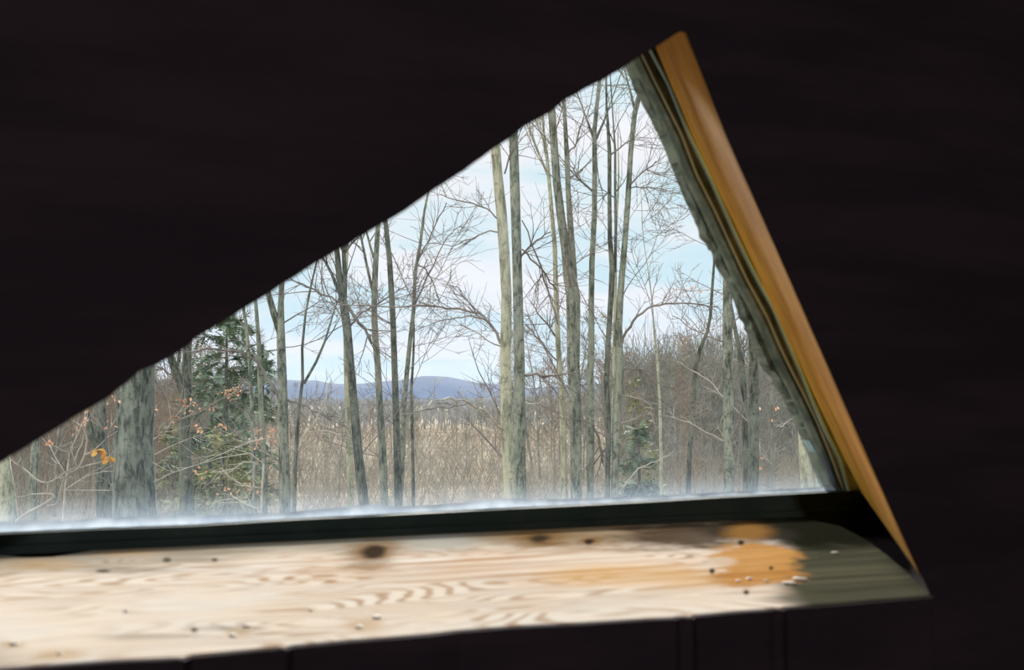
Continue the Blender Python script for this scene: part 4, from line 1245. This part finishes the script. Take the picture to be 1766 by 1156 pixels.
ZL = ('slender bare tree crowding the left end of the glass', 'slender bare trees at the left')
ZC_ = ('small bare tree scattered over the open brown clearing', 'small bare trees in the clearing')
ZR = ('slender bare tree in the thicket behind the right-hand trunks', 'slender bare trees at the right')
ZM = ('slender bare tree behind the centre trunks', 'slender bare trees behind the centre trunks')
for _ in range(46):
    put_bare(R.uniform(-60, 470), R.uniform(24, 60), R.uniform(3.6, 6.4), ZL)
for _ in range(26):
    put_bare(R.uniform(500, 860), R.uniform(34, 80), R.uniform(2.4, 4.4), ZC_)
for _ in range(34):
    put_bare(R.uniform(860, 1090), R.uniform(34, 90), R.uniform(3.8, 6.4), ZM)
for _ in range(62):
    d = R.uniform(24, 75); px = R.uniform(1070, 1430)
    put_bare(px, d, (3.1 + (60 + 40 * min(1, (px - 1070) / 150)) / F * d) * R.uniform(.7, 1.15), ZR)


# ------------------------------------------------------------------ far tree line and brush (uncountable)
def brush(name, label, n, xr, dr, hr, mat, seed, r0=(.004, .009), nb=3, bias=1.0, hf=None, lean=.25):
    R.seed(seed); mb = MB()
    for _ in range(n):
        d = dr[0] + (dr[1] - dr[0]) * R.random() ** bias
        p = at(R.uniform(*xr), 690, d)
        z = gz_at(p.x, d)
        H = R.uniform(*hr); r = R.uniform(*r0) * (d / 30) ** .7
        if hf is not None: H *= hf((p.x * F / d) + 883)
        b = Vector((p.x, d, z - .05))
        q, rr = polyjit(b, Vector((R.uniform(-lean, lean), R.uniform(-lean, lean), 1)), H, r, r * .4, 3, .12, .02)
        mb.tube(q, rr, 3, cap=False)
        for _ in range(nb):
            k = R.randrange(1, 3)
            s, sr = polyjit(q[k], sidedir(q[k + 1] - q[k], R.uniform(.3, .8)), H * R.uniform(.2, .45), r * .6, r * .35, 2, .15, .04)
            mb.tube(s, sr, 3, cap=False)
    o = mb.build(name, M[mat])
    return tag(o, label, 'brush', kind='stuff')


brush('brush', 'tan tangle of brush covering the clearing', 11000, (-100, 1500), (22, 110), (.5, 1.3), 'brush_tan', 80, r0=(.003, .0065), nb=5, bias=.8, lean=.95)
brush('undergrowth', 'pale grey undergrowth stems between the trunks', 3200, (-100, 1500), (15, 45), (.9, 2.3), 'brush_grey', 81, r0=(.003, .007), nb=6, lean=.5)
brush('tree_line', 'distant grey tree line at the far side of the clearing', 2600, (-200, 1700), (110, 190), (2.4, 4.4), 'tree_line_bark', 82, (.02, .035), 5, hf=lambda x: .80 if 470 < x < 850 else (1.0 if x < 470 else min(1.7, .7 + (x - 850) / 300)))
brush('side_thicket', 'dense grey thicket at the right side of the glass', 1700, (1060, 1480), (45, 100), (3.5, 7.0), 'far_bark', 83, (.012, .02), 7)
brush('side_thicket', 'dense brownish thicket at the left end of the glass', 1500, (-100, 330), (30, 90), (2.8, 4.6), 'far_brown', 84, (.009, .016), 6)

# ------------------------------------------------------------------ light autumn haze lying over the far valley
m = bpy.data.materials.new('valley_haze'); m.use_nodes = True; m.node_tree.nodes.clear()
g = G(m.node_tree)
vs = g.n('ShaderNodeVolumeScatter')
vs.inputs['Color'].default_value = (0.13, 0.235, 0.56, 1)
vs.inputs['Density'].default_value = 0.0006
vs.inputs['Anisotropy'].default_value = 0.0
g.nt.links.new(vs.outputs[0], g.n('ShaderNodeOutputMaterial').inputs['Volume'])
mb = MB()
mb.prism([Vector((-700, 230, GROUND - 3)), Vector((700, 230, GROUND - 3)), Vector((1500, 1450, GROUND - 3)), Vector((-1500, 1450, GROUND - 3))], Vector((0, 0, 48)))
hz = fix(mb.build('valley_haze', m))
tag(hz, 'thin blue haze lying over the valley before the hill', 'haze', kind='stuff')

# things nothing else tells apart get their order from the left
ties = {}
for o in SC.objects:
    if o.parent is None and o.name.startswith('bare_tree'):
        ties.setdefault(o['label'], []).append(o)
ORD = ['leftmost', 'second', 'third', 'fourth', 'fifth', 'sixth', 'seventh']
for lab, obs in ties.items():
    if len(obs) < 2: continue
    obs.sort(key=lambda o: o.location.x / o.location.y)
    for i, o in enumerate(obs):
        w = 'rightmost' if i == len(obs) - 1 else ORD[min(i, 6)]
        o['label'] = w + ' ' + lab
